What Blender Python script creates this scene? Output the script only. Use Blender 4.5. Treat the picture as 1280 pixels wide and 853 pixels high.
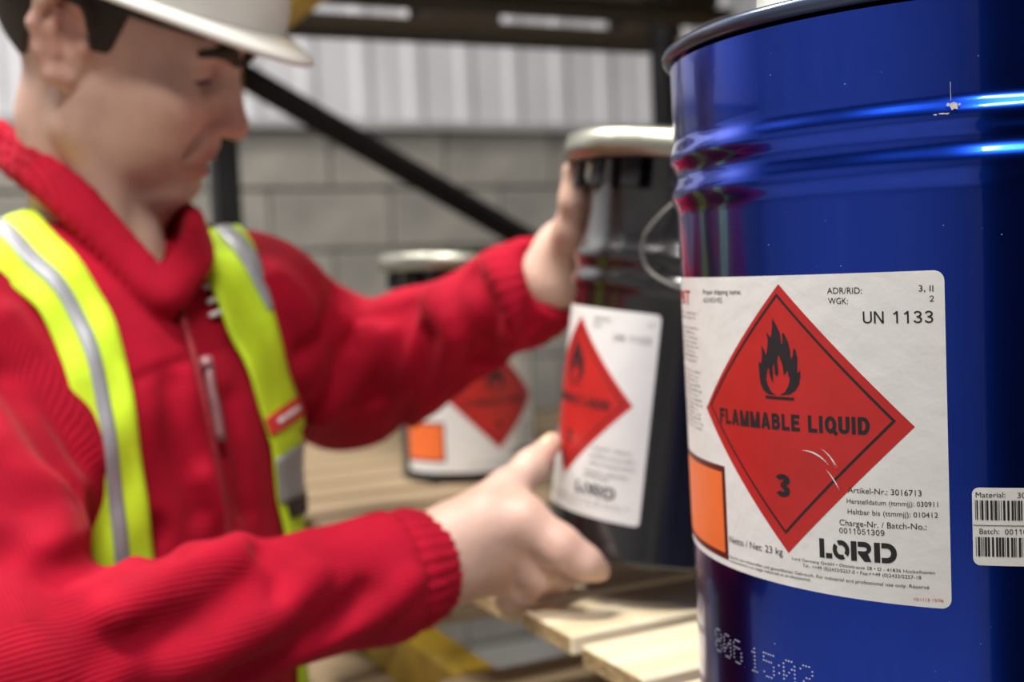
import bpy, bmesh, math, random
import numpy as np
from mathutils import Vector, Matrix, Euler
from mathutils.geometry import tessellate_polygon

for _o in list(bpy.data.objects): bpy.data.objects.remove(_o)
SC = bpy.context.scene
COL = SC.collection
random.seed(4); RNG = np.random.default_rng(4)

# ------------------------------------------------------------------ camera
FPX, PITCH, ROLL = 1459.087, 0.060394, -0.044253
_cp, _sp, _cr, _sr = math.cos(PITCH), math.sin(PITCH), math.cos(ROLL), math.sin(ROLL)
CF = np.array([0, _cp, -_sp]); _U = np.array([0, _sp, _cp]); _R = np.array([1., 0, 0])
CR = _cr*_R + _sr*_U; CU = -_sr*_R + _cr*_U
cam = bpy.data.cameras.new('camera'); camo = bpy.data.objects.new('camera', cam); COL.objects.link(camo)
m = Matrix(((CR[0], CU[0], -CF[0]), (CR[1], CU[1], -CF[1]), (CR[2], CU[2], -CF[2])))
camo.rotation_euler = m.to_euler()
cam.sensor_width = 36; cam.lens = FPX/1280*36; cam.clip_start = .02; cam.clip_end = 60
cam.dof.use_dof = True; cam.dof.focus_distance = .515; cam.dof.aperture_fstop = 5.4; cam.dof.aperture_blades = 0
SC.camera = camo
SC.view_settings.view_transform = 'Standard'; SC.view_settings.look = 'None'
SC.view_settings.gamma = 1; SC.view_settings.use_curve_mapping = False
SC.view_settings.exposure = -0.72

# ------------------------------------------------------------------ world and lamps
W = bpy.data.worlds.new('world'); SC.world = W; W.use_nodes = True
W.node_tree.nodes['Background'].inputs[0].default_value = (.55, .58, .65, 1)
W.node_tree.nodes['Background'].inputs[1].default_value = 0.0

YAW = math.radians(26); E1 = np.array([math.cos(YAW), math.sin(YAW), 0]); E2 = np.array([-math.sin(YAW), math.cos(YAW), 0])
FLOOR = -1.42; CEIL = 3.3
def ab(a, b, z): return E1*a + E2*b + np.array([0, 0, z])

def area_light(name, loc, target, sx, sy, power, color):
    l = bpy.data.lights.new(name, 'AREA'); l.shape = 'RECTANGLE'; l.size = sx; l.size_y = sy; l.energy = power; l.color = color
    o = bpy.data.objects.new(name, l); COL.objects.link(o); o.location = loc
    o.rotation_euler = (Vector(target)-Vector(loc)).to_track_quat('-Z', 'Y').to_euler()
    return o
# the hall's overhead lamps: one row of equal fixtures along the aisle, at ceiling height, all above the picture
for b in (-2.1, .25, 2.6):
    P = ab(-.75, b, CEIL-.06); area_light('ceiling_lamp_offscreen', P, P - np.array([0, 0, 1]), 1.2, .6, 300, (1, .96, .9))

# ------------------------------------------------------------------ helpers
def px(u, v, Y):
    d = CF + CR*((u-640)/FPX) - CU*((v-426.5)/FPX)
    return d*(Y/d[1])
def raydir(u, v):
    d = CF + CR*((u-640)/FPX) - CU*((v-426.5)/FPX); return d/np.linalg.norm(d)

def tag(o, label=None, cat=None, group=None, kind=None):
    if label: o['label'] = label
    if cat: o['category'] = cat
    if group: o['group'] = group
    if kind: o['kind'] = kind
    return o
def empty(name, loc=(0, 0, 0), rot=None):
    o = bpy.data.objects.new(name, None); COL.objects.link(o); o.location = loc; o.empty_display_size = .05
    if rot is not None: o.rotation_euler = rot
    return o
def mesh_obj(name, verts, faces, material, parent=None, smooth=False, auto=None):
    me = bpy.data.meshes.new(name); me.from_pydata([tuple(v) for v in verts], [], [tuple(f) for f in faces]); me.update()
    return link_mesh(name, me, material, parent, smooth)
def link_mesh(name, me, material, parent=None, smooth=False):
    o = bpy.data.objects.new(name, me); COL.objects.link(o)
    if material and not me.materials: me.materials.append(material)
    if parent: o.parent = parent
    if smooth: me.shade_smooth()
    return o
def bm_obj(name, bm, material, parent=None, smooth=False):
    me = bpy.data.meshes.new(name); bm.to_mesh(me); bm.free()
    return link_mesh(name, me, material, parent, smooth)
def box_mesh(name, sx, sy, sz, bevel=.0, jit=0):
    bm = bmesh.new(); bmesh.ops.create_cube(bm, size=1)
    for v in bm.verts:
        v.co = Vector((v.co.x*sx, v.co.y*sy, v.co.z*sz))
        if jit: v.co += Vector((random.uniform(-jit, jit), random.uniform(-jit, jit), random.uniform(-jit, jit)))
    if bevel: bmesh.ops.bevel(bm, geom=list(bm.edges), offset=bevel, segments=1, affect='EDGES')
    me = bpy.data.meshes.new(name); bm.to_mesh(me); bm.free(); return me
def lathe(prof, n=96, a0=0, a1=2*math.pi):
    """prof: list of (r,z) -> verts, faces (open ends)"""
    full = abs(a1-a0-2*math.pi) < 1e-6
    m_ = n if full else n+1; V = []; F = []
    for r, z in prof:
        for i in range(m_):
            a = a0+(a1-a0)*i/n; V.append((r*math.sin(a), -r*math.cos(a), z))
    for j in range(len(prof)-1):
        for i in range(n):
            i2 = (i+1) % m_ if full else i+1
            F.append((j*m_+i, j*m_+i2, (j+1)*m_+i2, (j+1)*m_+i))
    return V, F
def tube(pts, r, n=8, closed=False):
    pts = [Vector(p) for p in pts]; V = []; F = []; N = len(pts); up = Vector((.31, .17, .93)).normalized()
    for i, p in enumerate(pts):
        t = (pts[(i+1) % N] - pts[i-1]) if closed else (pts[min(i+1, N-1)] - pts[max(i-1, 0)])
        t.normalize(); x = t.cross(up); x.normalize(); y = t.cross(x)
        for k in range(n):
            a = 2*math.pi*k/n; V.append(p + (x*math.cos(a)+y*math.sin(a))*r)
    for i in range(N if closed else N-1):
        j = (i+1) % N
        for k in range(n):
            F.append((i*n+k, i*n+(k+1) % n, j*n+(k+1) % n, j*n+k))
    if not closed: F.append(tuple(range(n-1, -1, -1))); F.append(tuple(range((N-1)*n, N*n)))
    return V, F
def catmull(P, n):
    P = np.asarray(P, float); m_ = len(P); out = []
    for t in np.linspace(0, m_-1, n):
        i = min(int(t), m_-2); f = t-i
        p0, p1, p2, p3 = P[max(i-1, 0)], P[i], P[i+1], P[min(i+2, m_-1)]
        out.append(.5*((2*p1)+(-p0+p2)*f+(2*p0-5*p1+4*p2-p3)*f*f+(-p0+3*p1-3*p2+p3)*f**3))
    return np.array(out)

# ------------------------------------------------------------------ materials
def mat(name, col, rough=.6, metal=0., var=.12, scale=30., bump=0., bscale=120., coat=0., spec=.5, col2=None, stretch=(1, 1, 1), sss=0.):
    M = bpy.data.materials.new(name); M.use_nodes = True; nt = M.node_tree; N = nt.nodes; B = N['Principled BSDF']
    B.inputs['Roughness'].default_value = rough; B.inputs['Metallic'].default_value = metal
    B.inputs['Specular IOR Level'].default_value = spec
    if coat: B.inputs['Coat Weight'].default_value = coat; B.inputs['Coat Roughness'].default_value = .05
    if sss: B.inputs['Subsurface Weight'].default_value = sss; B.inputs['Subsurface Radius'].default_value = (.012, .004, .002); B.inputs['Subsurface Scale'].default_value = .6
    tc = N.new('ShaderNodeTexCoord'); mp = N.new('ShaderNodeMapping'); mp.inputs['Scale'].default_value = stretch
    nt.links.new(tc.outputs['Object'], mp.inputs['Vector'])
    nz = N.new('ShaderNodeTexNoise'); nz.inputs['Scale'].default_value = scale; nz.inputs['Detail'].default_value = 5
    nt.links.new(mp.outputs[0], nz.inputs['Vector'])
    rp = N.new('ShaderNodeValToRGB'); e = rp.color_ramp.elements
    c2 = col2 if col2 else tuple(max(0, c*(1-var*2)) for c in col)
    c1 = col if col2 else tuple(min(1, c*(1+var)) for c in col)
    e[0].position = .3; e[1].position = .7; e[0].color = (*c2, 1); e[1].color = (*c1, 1)
    nt.links.new(nz.outputs['Fac'], rp.inputs['Fac']); nt.links.new(rp.outputs['Color'], B.inputs['Base Color'])
    if bump:
        nb = N.new('ShaderNodeTexNoise'); nb.inputs['Scale'].default_value = bscale; nb.inputs['Detail'].default_value = 4
        nt.links.new(mp.outputs[0], nb.inputs['Vector'])
        bp = N.new('ShaderNodeBump'); bp.inputs['Strength'].default_value = bump; bp.inputs['Distance'].default_value = .004
        nt.links.new(nb.outputs['Fac'], bp.inputs['Height']); nt.links.new(bp.outputs[0], B.inputs['Normal'])
    return M
def nodes(M): return M.node_tree.nodes, M.node_tree.links, M.node_tree.nodes['Principled BSDF']

M_block = mat('concrete_block', (.30, .285, .255), .9, var=.3, scale=6, bump=.5, bscale=60, col2=(.19, .18, .165))
M_mortar = mat('mortar', (.22, .21, .19), .95, scale=40)
M_sheet = mat('coated_steel_sheet', (.56, .56, .60), .5, var=.05, scale=3)
M_wallp = mat('painted_wall', (.36, .36, .37), .9, scale=3, bump=.2)
M_floor = mat('concrete_floor', (.27, .26, .25), .8, scale=5, bump=.2)
M_ceil = mat('ceiling_panel', (.22, .22, .22), .9, scale=4)
M_post = mat('black_rack_steel', (.010, .010, .012), .6, scale=20, spec=.25)
M_yellow = mat('yellow_rack_paint', (.55, .37, .03), .55, var=.15, scale=12, col2=(.28, .18, .02))
M_wood = mat('pale_pine', (.84, .74, .53), .75, var=.15, scale=9, bump=.35, bscale=40, stretch=(.6, 8, 8), col2=(.72, .58, .36))
M_woodend = mat('rough_pine_end', (.5, .36, .18), .9, scale=60, bump=.8, bscale=150, col2=(.33, .22, .1))
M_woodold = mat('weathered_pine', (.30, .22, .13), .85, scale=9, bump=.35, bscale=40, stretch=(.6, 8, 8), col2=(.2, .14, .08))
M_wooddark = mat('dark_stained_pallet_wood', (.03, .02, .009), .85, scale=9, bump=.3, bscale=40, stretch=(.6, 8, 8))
M_rim = mat('rim_grey_blue_enamel', (.05, .07, .13), .3, .5, scale=30, coat=.3)
M_lid = mat('pale_grey_plastic', (.42, .42, .40), .5, scale=30, bump=.2)
M_paper = mat('label_paper', (.70, .695, .69), .42, var=.015, scale=14, bump=.17, bscale=55)
M_red = mat('printed_red', (.46, .018, .017), .38, var=.06, scale=25, bump=.12, bscale=55)
M_ink = mat('black_ink', (.012, .01, .014), .5, scale=50)
M_inkred = mat('red_ink', (.5, .04, .05), .5, scale=50)
M_inkgrey = mat('grey_ink', (.16, .15, .15), .5, scale=50)
M_orange = mat('printed_orange', (.80, .16, .035), .4, var=.05, scale=20)
M_orangeframe = mat('printed_dark_red_frame', (.10, .012, .012), .4, scale=20)
M_dots = mat('white_dot_print', (.62, .64, .72), .5, scale=50)
M_chip = mat('bare_primer_chip', (.75, .72, .66), .7, scale=300, col2=(.45, .40, .3))
M_blackcan = mat('black_enamel', (.008, .008, .009), .22, 0, scale=10, coat=.6, spec=.6)
M_tin = mat('tinplate', (.42, .42, .36), .38, 1., var=.1, scale=20, bump=.1, bscale=80)
M_wire = mat('steel_wire', (.3, .3, .27), .45, 1., scale=40)
M_helmet = mat('white_helmet_plastic', (.80, .79, .76), .35, var=.02, scale=10, coat=.3)
M_helmin = mat('helmet_band', (.03, .025, .02), .7)
M_vest = mat('hi_vis_yellow', (.54, .78, .015), .75, var=.05, scale=60, bump=.08, bscale=500)
M_reflect = mat('reflective_tape', (.30, .31, .34), .45, .2, var=.05, scale=80)
M_badge = mat('red_badge', (.65, .03, .03), .6, scale=50)
M_white = mat('white_print', (.8, .78, .78), .6, scale=50)
M_darkstrip = mat('dark_strip', (.02, .008, .012), .6)
M_zip = mat('zip_tape', (.25, .005, .015), .7, scale=200)
M_pull = mat('zip_pull_metal', (.28, .13, .14), .45, .3, scale=80)
M_hair = mat('short_dark_hair', (.035, .028, .02), .7, scale=300, bump=.6, bscale=400)
M_eye = mat('dark_iris_eye', (.05, .035, .03), .2)
M_trouser = mat('navy_cotton', (.015, .018, .03), .9, scale=60)
M_boot = mat('black_boot_leather', (.012, .011, .01), .5, scale=60)

# blue lacquer over steel: tinted metallic underlayer, clear gloss on top
M_blue = mat('blue_lacquer', (.008, .056, .57), .22, 1.0, var=.05, scale=4, coat=.6, spec=.6)

# skin: colour from anatomy attribute times fine mottling
M_skin = mat('skin', (.5, .3, .22), .48, var=.1, scale=60, bump=.15, bscale=350, sss=.12)
n_, l_, b_ = nodes(M_skin)
at_ = n_.new('ShaderNodeAttribute'); at_.attribute_name = 'tone'
mx = n_.new('ShaderNodeMix'); mx.data_type = 'RGBA'; mx.blend_type = 'MULTIPLY'; mx.inputs[0].default_value = .5
rp_ = [x for x in n_ if x.bl_idname == 'ShaderNodeValToRGB'][0]
rp_.color_ramp.elements[0].color = (.8, .74, .72, 1); rp_.color_ramp.elements[1].color = (1, 1, 1, 1)
l_.new(at_.outputs['Color'], mx.inputs[6]); l_.new(rp_.outputs[0], mx.inputs[7]); l_.new(mx.outputs[2], b_.inputs['Base Color'])
# red ribbed fleece: ribs follow the 'rib' attribute that runs around sleeve and body
M_fleece = mat('red_ribbed_fleece', (.37, .004, .022), .88, var=.1, scale=25, spec=.15)
n_, l_, b_ = nodes(M_fleece)
b_.inputs['Sheen Weight'].default_value = .06; b_.inputs['Sheen Roughness'].default_value = .4; b_.inputs['Sheen Tint'].default_value = (1, .35, .3, 1)
at_ = n_.new('ShaderNodeAttribute'); at_.attribute_name = 'rib'
ml = n_.new('ShaderNodeMath'); ml.operation = 'MULTIPLY'; ml.inputs[1].default_value = 2*math.pi/.0034
sn = n_.new('ShaderNodeMath'); sn.operation = 'SINE'
bp = n_.new('ShaderNodeBump'); bp.inputs['Strength'].default_value = .28; bp.inputs['Distance'].default_value = .0012
l_.new(at_.outputs['Fac'], ml.inputs[0]); l_.new(ml.outputs[0], sn.inputs[0]); l_.new(sn.outputs[0], bp.inputs['Height']); l_.new(bp.outputs[0], b_.inputs['Normal'])

# ------------------------------------------------------------------ room
def quad_box(name, a0, a1, b0, b1, z0, z1, material, parent=None, bevel=0):
    """box in the building's axes"""
    me = box_mesh(name, a1-a0, b1-b0, z1-z0, bevel)
    o = link_mesh(name, me, material, parent); o.location = ab((a0+a1)/2, (b0+b1)/2, (z0+z1)/2); o.rotation_euler = (0, 0, YAW)
    return o
def struct(o): o['kind'] = 'structure'; return o
A0, A1, B0, B1 = -4.5, 3.6, -4.2, 4.0
struct(quad_box('floor', A0-.1, A1+.1, B0-.1, B1+.35, FLOOR-.1, FLOOR, M_floor))
struct(quad_box('ceiling', A0-.1, A1+.1, B0-.1, B1+.35, CEIL, CEIL+.1, M_ceil))
BT = .525                                    # top of the block work
wb = struct(quad_box('wall_back', A0-.1, A1+.1, B1-.016, B1+.3, FLOOR, CEIL, M_mortar))
# concrete blocks, each its own piece, over a recessed mortar face
bw, bh, gap = .44, .215, .012
blk = box_mesh('concrete_block', bw-gap, .09, bh-gap, .006)
inv_wb = None
def child_at(name, me, material, parent, loc, rotz=YAW):
    o = link_mesh(name, me, material); o.location = loc; o.rotation_euler = (0, 0, rotz)
    o.parent = parent; o.matrix_parent_inverse = Matrix.LocRotScale(parent.location, parent.rotation_euler, None).inverted()
    return o
row = 0; z = BT-bh/2
while z > FLOOR+.05:
    a = A0+.7+(bw/2 if row % 2 else 0)
    while a < 3.5:
        child_at('concrete_block', blk, M_block, wb, ab(a, B1+.015+random.uniform(-.004, .004), z)); a += bw
    z -= bh; row += 1
# corrugated cladding sheets above the block work
def sheet_mesh(w, h, pitch=.2, depth=.012):
    V = []; F = []; xs = []
    n = int(round(w/pitch))
    for i in range(n):
        x = i*pitch
        xs += [(x, 0), (x+.055, 0), (x+.075, -depth), (x+.115, -depth), (x+.135, 0)]
    xs.append((w, 0))
    for x, y in xs: V += [(x-w/2, y, 0), (x-w/2, y, h), (x-w/2, y+.004, 0), (x-w/2, y+.004, h)]
    for i in range(len(xs)-1):
        k = i*4; F += [(k, k+4, k+5, k+1), (k+2, k+3, k+7, k+6), (k, k+2, k+6, k+4), (k+1, k+5, k+7, k+3)]
    F += [(0, 1, 3, 2), (len(V)-4, len(V)-2, len(V)-1, len(V)-3)]
    me = bpy.data.meshes.new('cladding_sheet'); me.from_pydata(V, [], F); me.update(); return me
shm = sheet_mesh(1.0, CEIL-BT-.02)
for i in range(8):
    child_at('cladding_sheet', shm, M_sheet, wb, ab(A0+.5+i*1.0, B1-.024-.004*(i % 2), BT+.02))
tr = quad_box('trim_1', A0+.1, A1-.1, B1-.07, B1-.014, BT-.005, BT+.025, M_wallp); struct(tr)
struct(quad_box('wall_left', A0-.15, A0, B0, B1+.06, FLOOR, CEIL, M_wallp))
struct(quad_box('wall_right', A1, A1+.15, B0, B1+.06, FLOOR, CEIL, M_wallp))
struct(quad_box('wall_front', A0-.1, A1+.1, B0-.15, B0, FLOOR, CEIL, M_wallp))
# ------------------------------------------------------------------ pallet racking
SHELF = -.272                                # top of the pallet boards
BEAMZ = SHELF-.13                            # top of the lower beams
def post_mesh(h, w=.042, d=.06):
    V, F = [], []
    prof = [(-w/2, -d/2), (w/2, -d/2), (w/2, d/2), (w*.2, d/2), (w*.2, d/2-.02), (-w*.2, d/2-.02), (-w*.2, d/2), (-w/2, d/2)]
    for zz in (0, h): V += [(x, y, zz) for x, y in prof]
    n = len(prof); F = [(i, (i+1) % n, n+(i+1) % n, n+i) for i in range(n)] + [tuple(range(n-1, -1, -1)), tuple(range(n, 2*n))]
    me = bpy.data.meshes.new('upright'); me.from_pydata(V, [], F); me.update(); return me
PA0, PA1 = .465, 1.405
pm = post_mesh(CEIL-FLOOR-.2)
def rack_frame(b, label):
    t = empty('rack_frame', ab(PA0, b, FLOOR), (0, 0, YAW)); tag(t, label, 'rack')
    D = PA1-PA0
    for x in (0, D):
        o = link_mesh('upright', pm, M_post, t); o.location = (x, 0, 0)
        f = link_mesh('foot_plate', box_mesh('foot_plate', .13, .11, .01), M_post, t); f.location = (x, 0, .005)
    # diagonals between the uprights
    zs = []
    z0 = .155-FLOOR + .37                    # z where the visible brace meets the left upright
    for k in range(-2, 3): zs.append((0, z0-.135+k*1.1, D, z0-.66+k*1.1))
    for x0, za, x1, zb in zs:
        if min(za, zb) < .1 or max(za, zb) > CEIL-FLOOR-.3: continue
        V, F = tube([(x0, 0, za), (x1, 0, zb)], .026, 4); mesh_obj('diagonal_brace', V, F, M_post, t)
    return t
rack_frame(2.08, 'black steel rack upright frame with diagonal brace before the block wall')
rack_frame(-1.3, 'black steel rack upright frame beside the added black cabinet')
def beam(a, b0, b1, ztop, label, group=None):
    L = b1-b0; t = empty('rack_beam', ab(a, (b0+b1)/2, ztop-.1), (0, 0, YAW)); tag(t, label, 'rack beam', group)
    o = link_mesh('box_section', box_mesh('box_section', .045, L-.09, .1, .006), M_yellow, t); o.location = (0, 0, .05)
    for s in (-1, 1):
        o = link_mesh('end_connector', box_mesh('end_connector', .06, .012, .15, .002), M_yellow, t); o.location = (0, s*(L/2-.041), .024)
    return t
lb_ = beam(PA0, -1.3, 2.08, BEAMZ, 'yellow rack beam on the aisle side under the pallet boards')
o = link_mesh('edge_board', box_mesh('edge_board', .085, 1.5, .05, .003), M_woodold, lb_); o.location = (-.065, .55, .012)
beam(PA1, -1.3, 2.08, BEAMZ, 'yellow rack beam on the far side under the pallet boards')
beam(PA0, -1.3, 2.08, .465, 'yellow rack beam overhead on the aisle side')
beam(PA1+.035, -1.3, 2.08, .465, 'yellow rack beam overhead on the far side')
beam(PA0, 2.08, 3.6, .465, 'yellow rack beam under the aisle end of the dark timber bearer')

def pallet(name, a0, a1, b_lo, b_hi, ztop, material, label, n, wb_, jit, endm=None, h=.13, tb=.016, inset=.09):
    """boards run along E1, pallet local frame: origin at lower-left bottom"""
    t = empty(name, ab(a0, b_lo, ztop-h), (0, 0, YAW)); tag(t, label, 'pallet')
    L = a1-a0; Wd = b_hi-b_lo; pitch = (Wd-wb_)/(n-1)
    bmz = box_mesh('deck_board', L, wb_, tb, .0018)
    if endm:
        bmz.materials.append(material); bmz.materials.append(endm)
        for p in bmz.polygons:
            if p.normal.x < -.9: p.material_index = 1
    for i in range(n):
        o = link_mesh('deck_board', bmz, material, t); o.location = (L/2+random.uniform(-jit, jit), wb_/2+i*pitch, h-tb/2)
        o.rotation_euler = (0, 0, random.uniform(-.004, .004))
    st = box_mesh('stringer_board', .1, Wd, tb, .0015); bk = box_mesh('block', .1, .12, h-3*tb, .003); bb = box_mesh('bottom_board', L, .1, tb, .0015)
    for x in (inset, L/2, L-.09):
        o = link_mesh('stringer_board', st, material, t); o.location = (x, Wd/2, h-1.5*tb)
        for y in (.07, Wd/2, Wd-.07):
            o = link_mesh('block', bk, material, t); o.location = (x, y, tb+(h-3*tb)/2)
    for y in (.07, Wd/2, Wd-.07):
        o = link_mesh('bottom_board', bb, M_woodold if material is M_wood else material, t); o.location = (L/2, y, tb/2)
    return t
pallet('pallet', .402, 1.385, -.069, 1.034, SHELF, M_wood, 'pale new pine pallet with gapped deck boards under the blue drum', 11, .083, .004, M_woodend, inset=.24)
pallet('pallet', .36, 1.36, 1.2, 2.0, SHELF, M_woodold, 'weathered brown pallet carrying a black can before the rack upright', 8, .085, .004)
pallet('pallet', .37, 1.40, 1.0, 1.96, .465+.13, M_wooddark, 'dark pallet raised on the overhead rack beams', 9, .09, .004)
tb_ = empty('timber_bearer', ab(PA0, 2.165, .465), (0, 0, YAW)); tag(tb_, 'dark timber bearer frame lying across the upper rack beams', 'timber frame')
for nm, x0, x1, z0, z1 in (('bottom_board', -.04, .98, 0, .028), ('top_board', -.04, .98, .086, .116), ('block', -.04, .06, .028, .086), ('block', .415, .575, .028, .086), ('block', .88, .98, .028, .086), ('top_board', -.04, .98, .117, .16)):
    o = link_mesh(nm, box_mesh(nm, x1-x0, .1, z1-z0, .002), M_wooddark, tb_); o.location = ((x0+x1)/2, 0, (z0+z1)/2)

cab = empty('added_dark_cabinet', (.33, -.74, FLOOR)); tag(cab, 'tall black steel cabinet with two doors beside the rack end', 'cabinet')  # unseen cabinet added to put a dark reflection on the drum's right side
o = link_mesh('body', box_mesh('body', .76, .5, 2.6, .004), M_post, cab); o.location = (0, 0, 1.3)
for s in (-1, 1):
    d = link_mesh('door', box_mesh('door', .37, .02, 2.5, .004), M_post, cab); d.location = (s*.188, .26, 1.3)
    h = link_mesh('handle', box_mesh('handle', .018, .02, .16, .003), M_wire, d); h.location = (-s*.14, .02, 0)

# ------------------------------------------------------------------ print helpers
_tc = {}
def text2d(s, bold=0.):
    key = (s, bold)
    if key in _tc: return _tc[key]
    cu = bpy.data.curves.new('lettering', 'FONT'); cu.body = s; cu.resolution_u = 3; cu.offset = bold; cu.fill_mode = 'BOTH'; cu.dimensions = '2D'
    o = bpy.data.objects.new('lettering', cu); COL.objects.link(o)
    dg = bpy.context.evaluated_depsgraph_get(); me = bpy.data.meshes.new_from_object(o.evaluated_get(dg))
    v = np.array([tuple(q.co)[:2] for q in me.vertices]); f = [tuple(p.vertices) for p in me.polygons]
    bpy.data.objects.remove(o); bpy.data.curves.remove(cu); bpy.data.meshes.remove(me)
    _tc[key] = (v, f); return v, f
HCAP = text2d('H')[0][:, 1].max()
def _arc(cx, cy, rx, ry, a0, a1, n=12): return [(cx+rx*math.cos(math.radians(a0+(a1-a0)*i/n)), cy+ry*math.sin(math.radians(a0+(a1-a0)*i/n))) for i in range(n+1)]
def glyph(ch, t):
    """grotesque capitals and digits as stroke centre lines inside a box of height 1"""
    h = t/2; B = 1-h; w = .62; R_ = w-h
    if ch == 'F': return w-.04, [[(h, 0), (h, 1)], [(h, B), (w-.04, B)], [(h, .52), (w-.1, .52)]]
    if ch == 'L': return w-.04, [[(h, 1), (h, 0)], [(h, h), (w-.04, h)]]
    if ch == 'E': return w-.02, [[(h, 0), (h, 1)], [(h, B), (w-.02, B)], [(h, .52), (w-.07, .52)], [(h, h), (w-.02, h)]]
    if ch == 'I': return t, [[(h, 0), (h, 1)]]
    if ch == 'A': return .74, [[(h*.95, 0), (.37-h*.12, 1)], [(.74-h*.95, 0), (.37+h*.12, 1)], [(.16, .28), (.58, .28)]]
    if ch == 'M': return .84, [[(h, 0), (h, 1)], [(.84-h, 0), (.84-h, 1)], [(h*1.2, 1), (.42-h*.3, 0)], [(.84-h*1.2, 1), (.42+h*.3, 0)]]
    if ch == 'N': return .68, [[(h, 0), (h, 1)], [(.68-h, 0), (.68-h, 1)], [(h*1.1, 1), (.68-h*1.1, 0)]]
    if ch == 'U': return w+.02, [[(h, 1), (h, .3)]+_arc((w+.02)/2, .3, (w+.02)/2-h, .3-h, 180, 360)+[(w+.02-h, 1)]]
    if ch == 'D': return w+.04, [[(h, 0), (h, 1)], [(h, B), (.3, B)]+_arc(.3, .5, w+.04-h-.3, .5-h, 90, -90)+[(h, h)]]
    if ch == 'Q': return w+.08, [_arc((w+.08)/2, .5, (w+.08)/2-h, .5-h, 90, 450, 24), [(.4, .3), (.72, -.06)]]
    if ch == 'B': return w+.02, [[(h, 0), (h, 1)], [(h, B), (.34, B)]+_arc(.34, (B+.53)/2, R_-.36, (B-.53)/2, 90, -90)+[(h, .53)], [(h, .53), (.34, .53)]+_arc(.34, (.53+h)/2, R_-.32, (.53-h)/2, 90, -90)+[(h, h)]]
    if ch == '1': return .58, [[(.36, 0), (.36, 1)], [(.12, .76), (.24, .82), (.36, .97)]]
    if ch == '2': return .58, [_arc(.29, .70, .29-h, .30-h, 170, -20)+[(.42, .45), (.12, h)], [(.03, h), (.58, h)]]
    if ch == '3': return .58, [_arc(.28, .745, .23-h*.4, .255-h, 165, -80), [(.2, .52), (.3, .52)], _arc(.28, .275, .29-h, .275-h, 85, -165)]
    if ch == '5': return .58, [[(.54, B), (.15, B), (.09, .5)]+_arc(.29, .33, .29-h, .33-h, 125, -160)]
    if ch == '9': return .58, [_arc(.29, .67, .29-h, .33-h, 0, 360, 20), [(.58-h, .67)]+_arc(.26, .4, .32-h, .4-h, 0, -130)]
    if ch == '0': return .58, [_arc(.29, .5, .29-h, .5-h, 90, 450, 24)]
    if ch == ' ': return .26, []
    return None
def stroke_text(s, t):
    V = []; F = []; x = 0
    for ch in s:
        w, paths = glyph(ch, t)
        for p in paths:
            p = [np.array(q, float) for q in p]; n = len(p); closed = np.linalg.norm(p[0]-p[-1]) < 1e-6; k = len(V)
            for i in range(n):
                a = p[i-1] if i else (p[-2] if closed else p[0]); b = p[i+1] if i < n-1 else (p[1] if closed else p[-1])
                d = b-a; d = d/np.linalg.norm(d); nn = np.array([-d[1], d[0]])*t/2
                V += [p[i]+nn+(x, 0), p[i]-nn+(x, 0)]
            for i in range(n-1): F.append((k+2*i, k+2*i+1, k+2*i+3, k+2*i+2))
        x += w+(.115 if t > .15 else .14)
    return np.array(V)*HCAP, F
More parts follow.
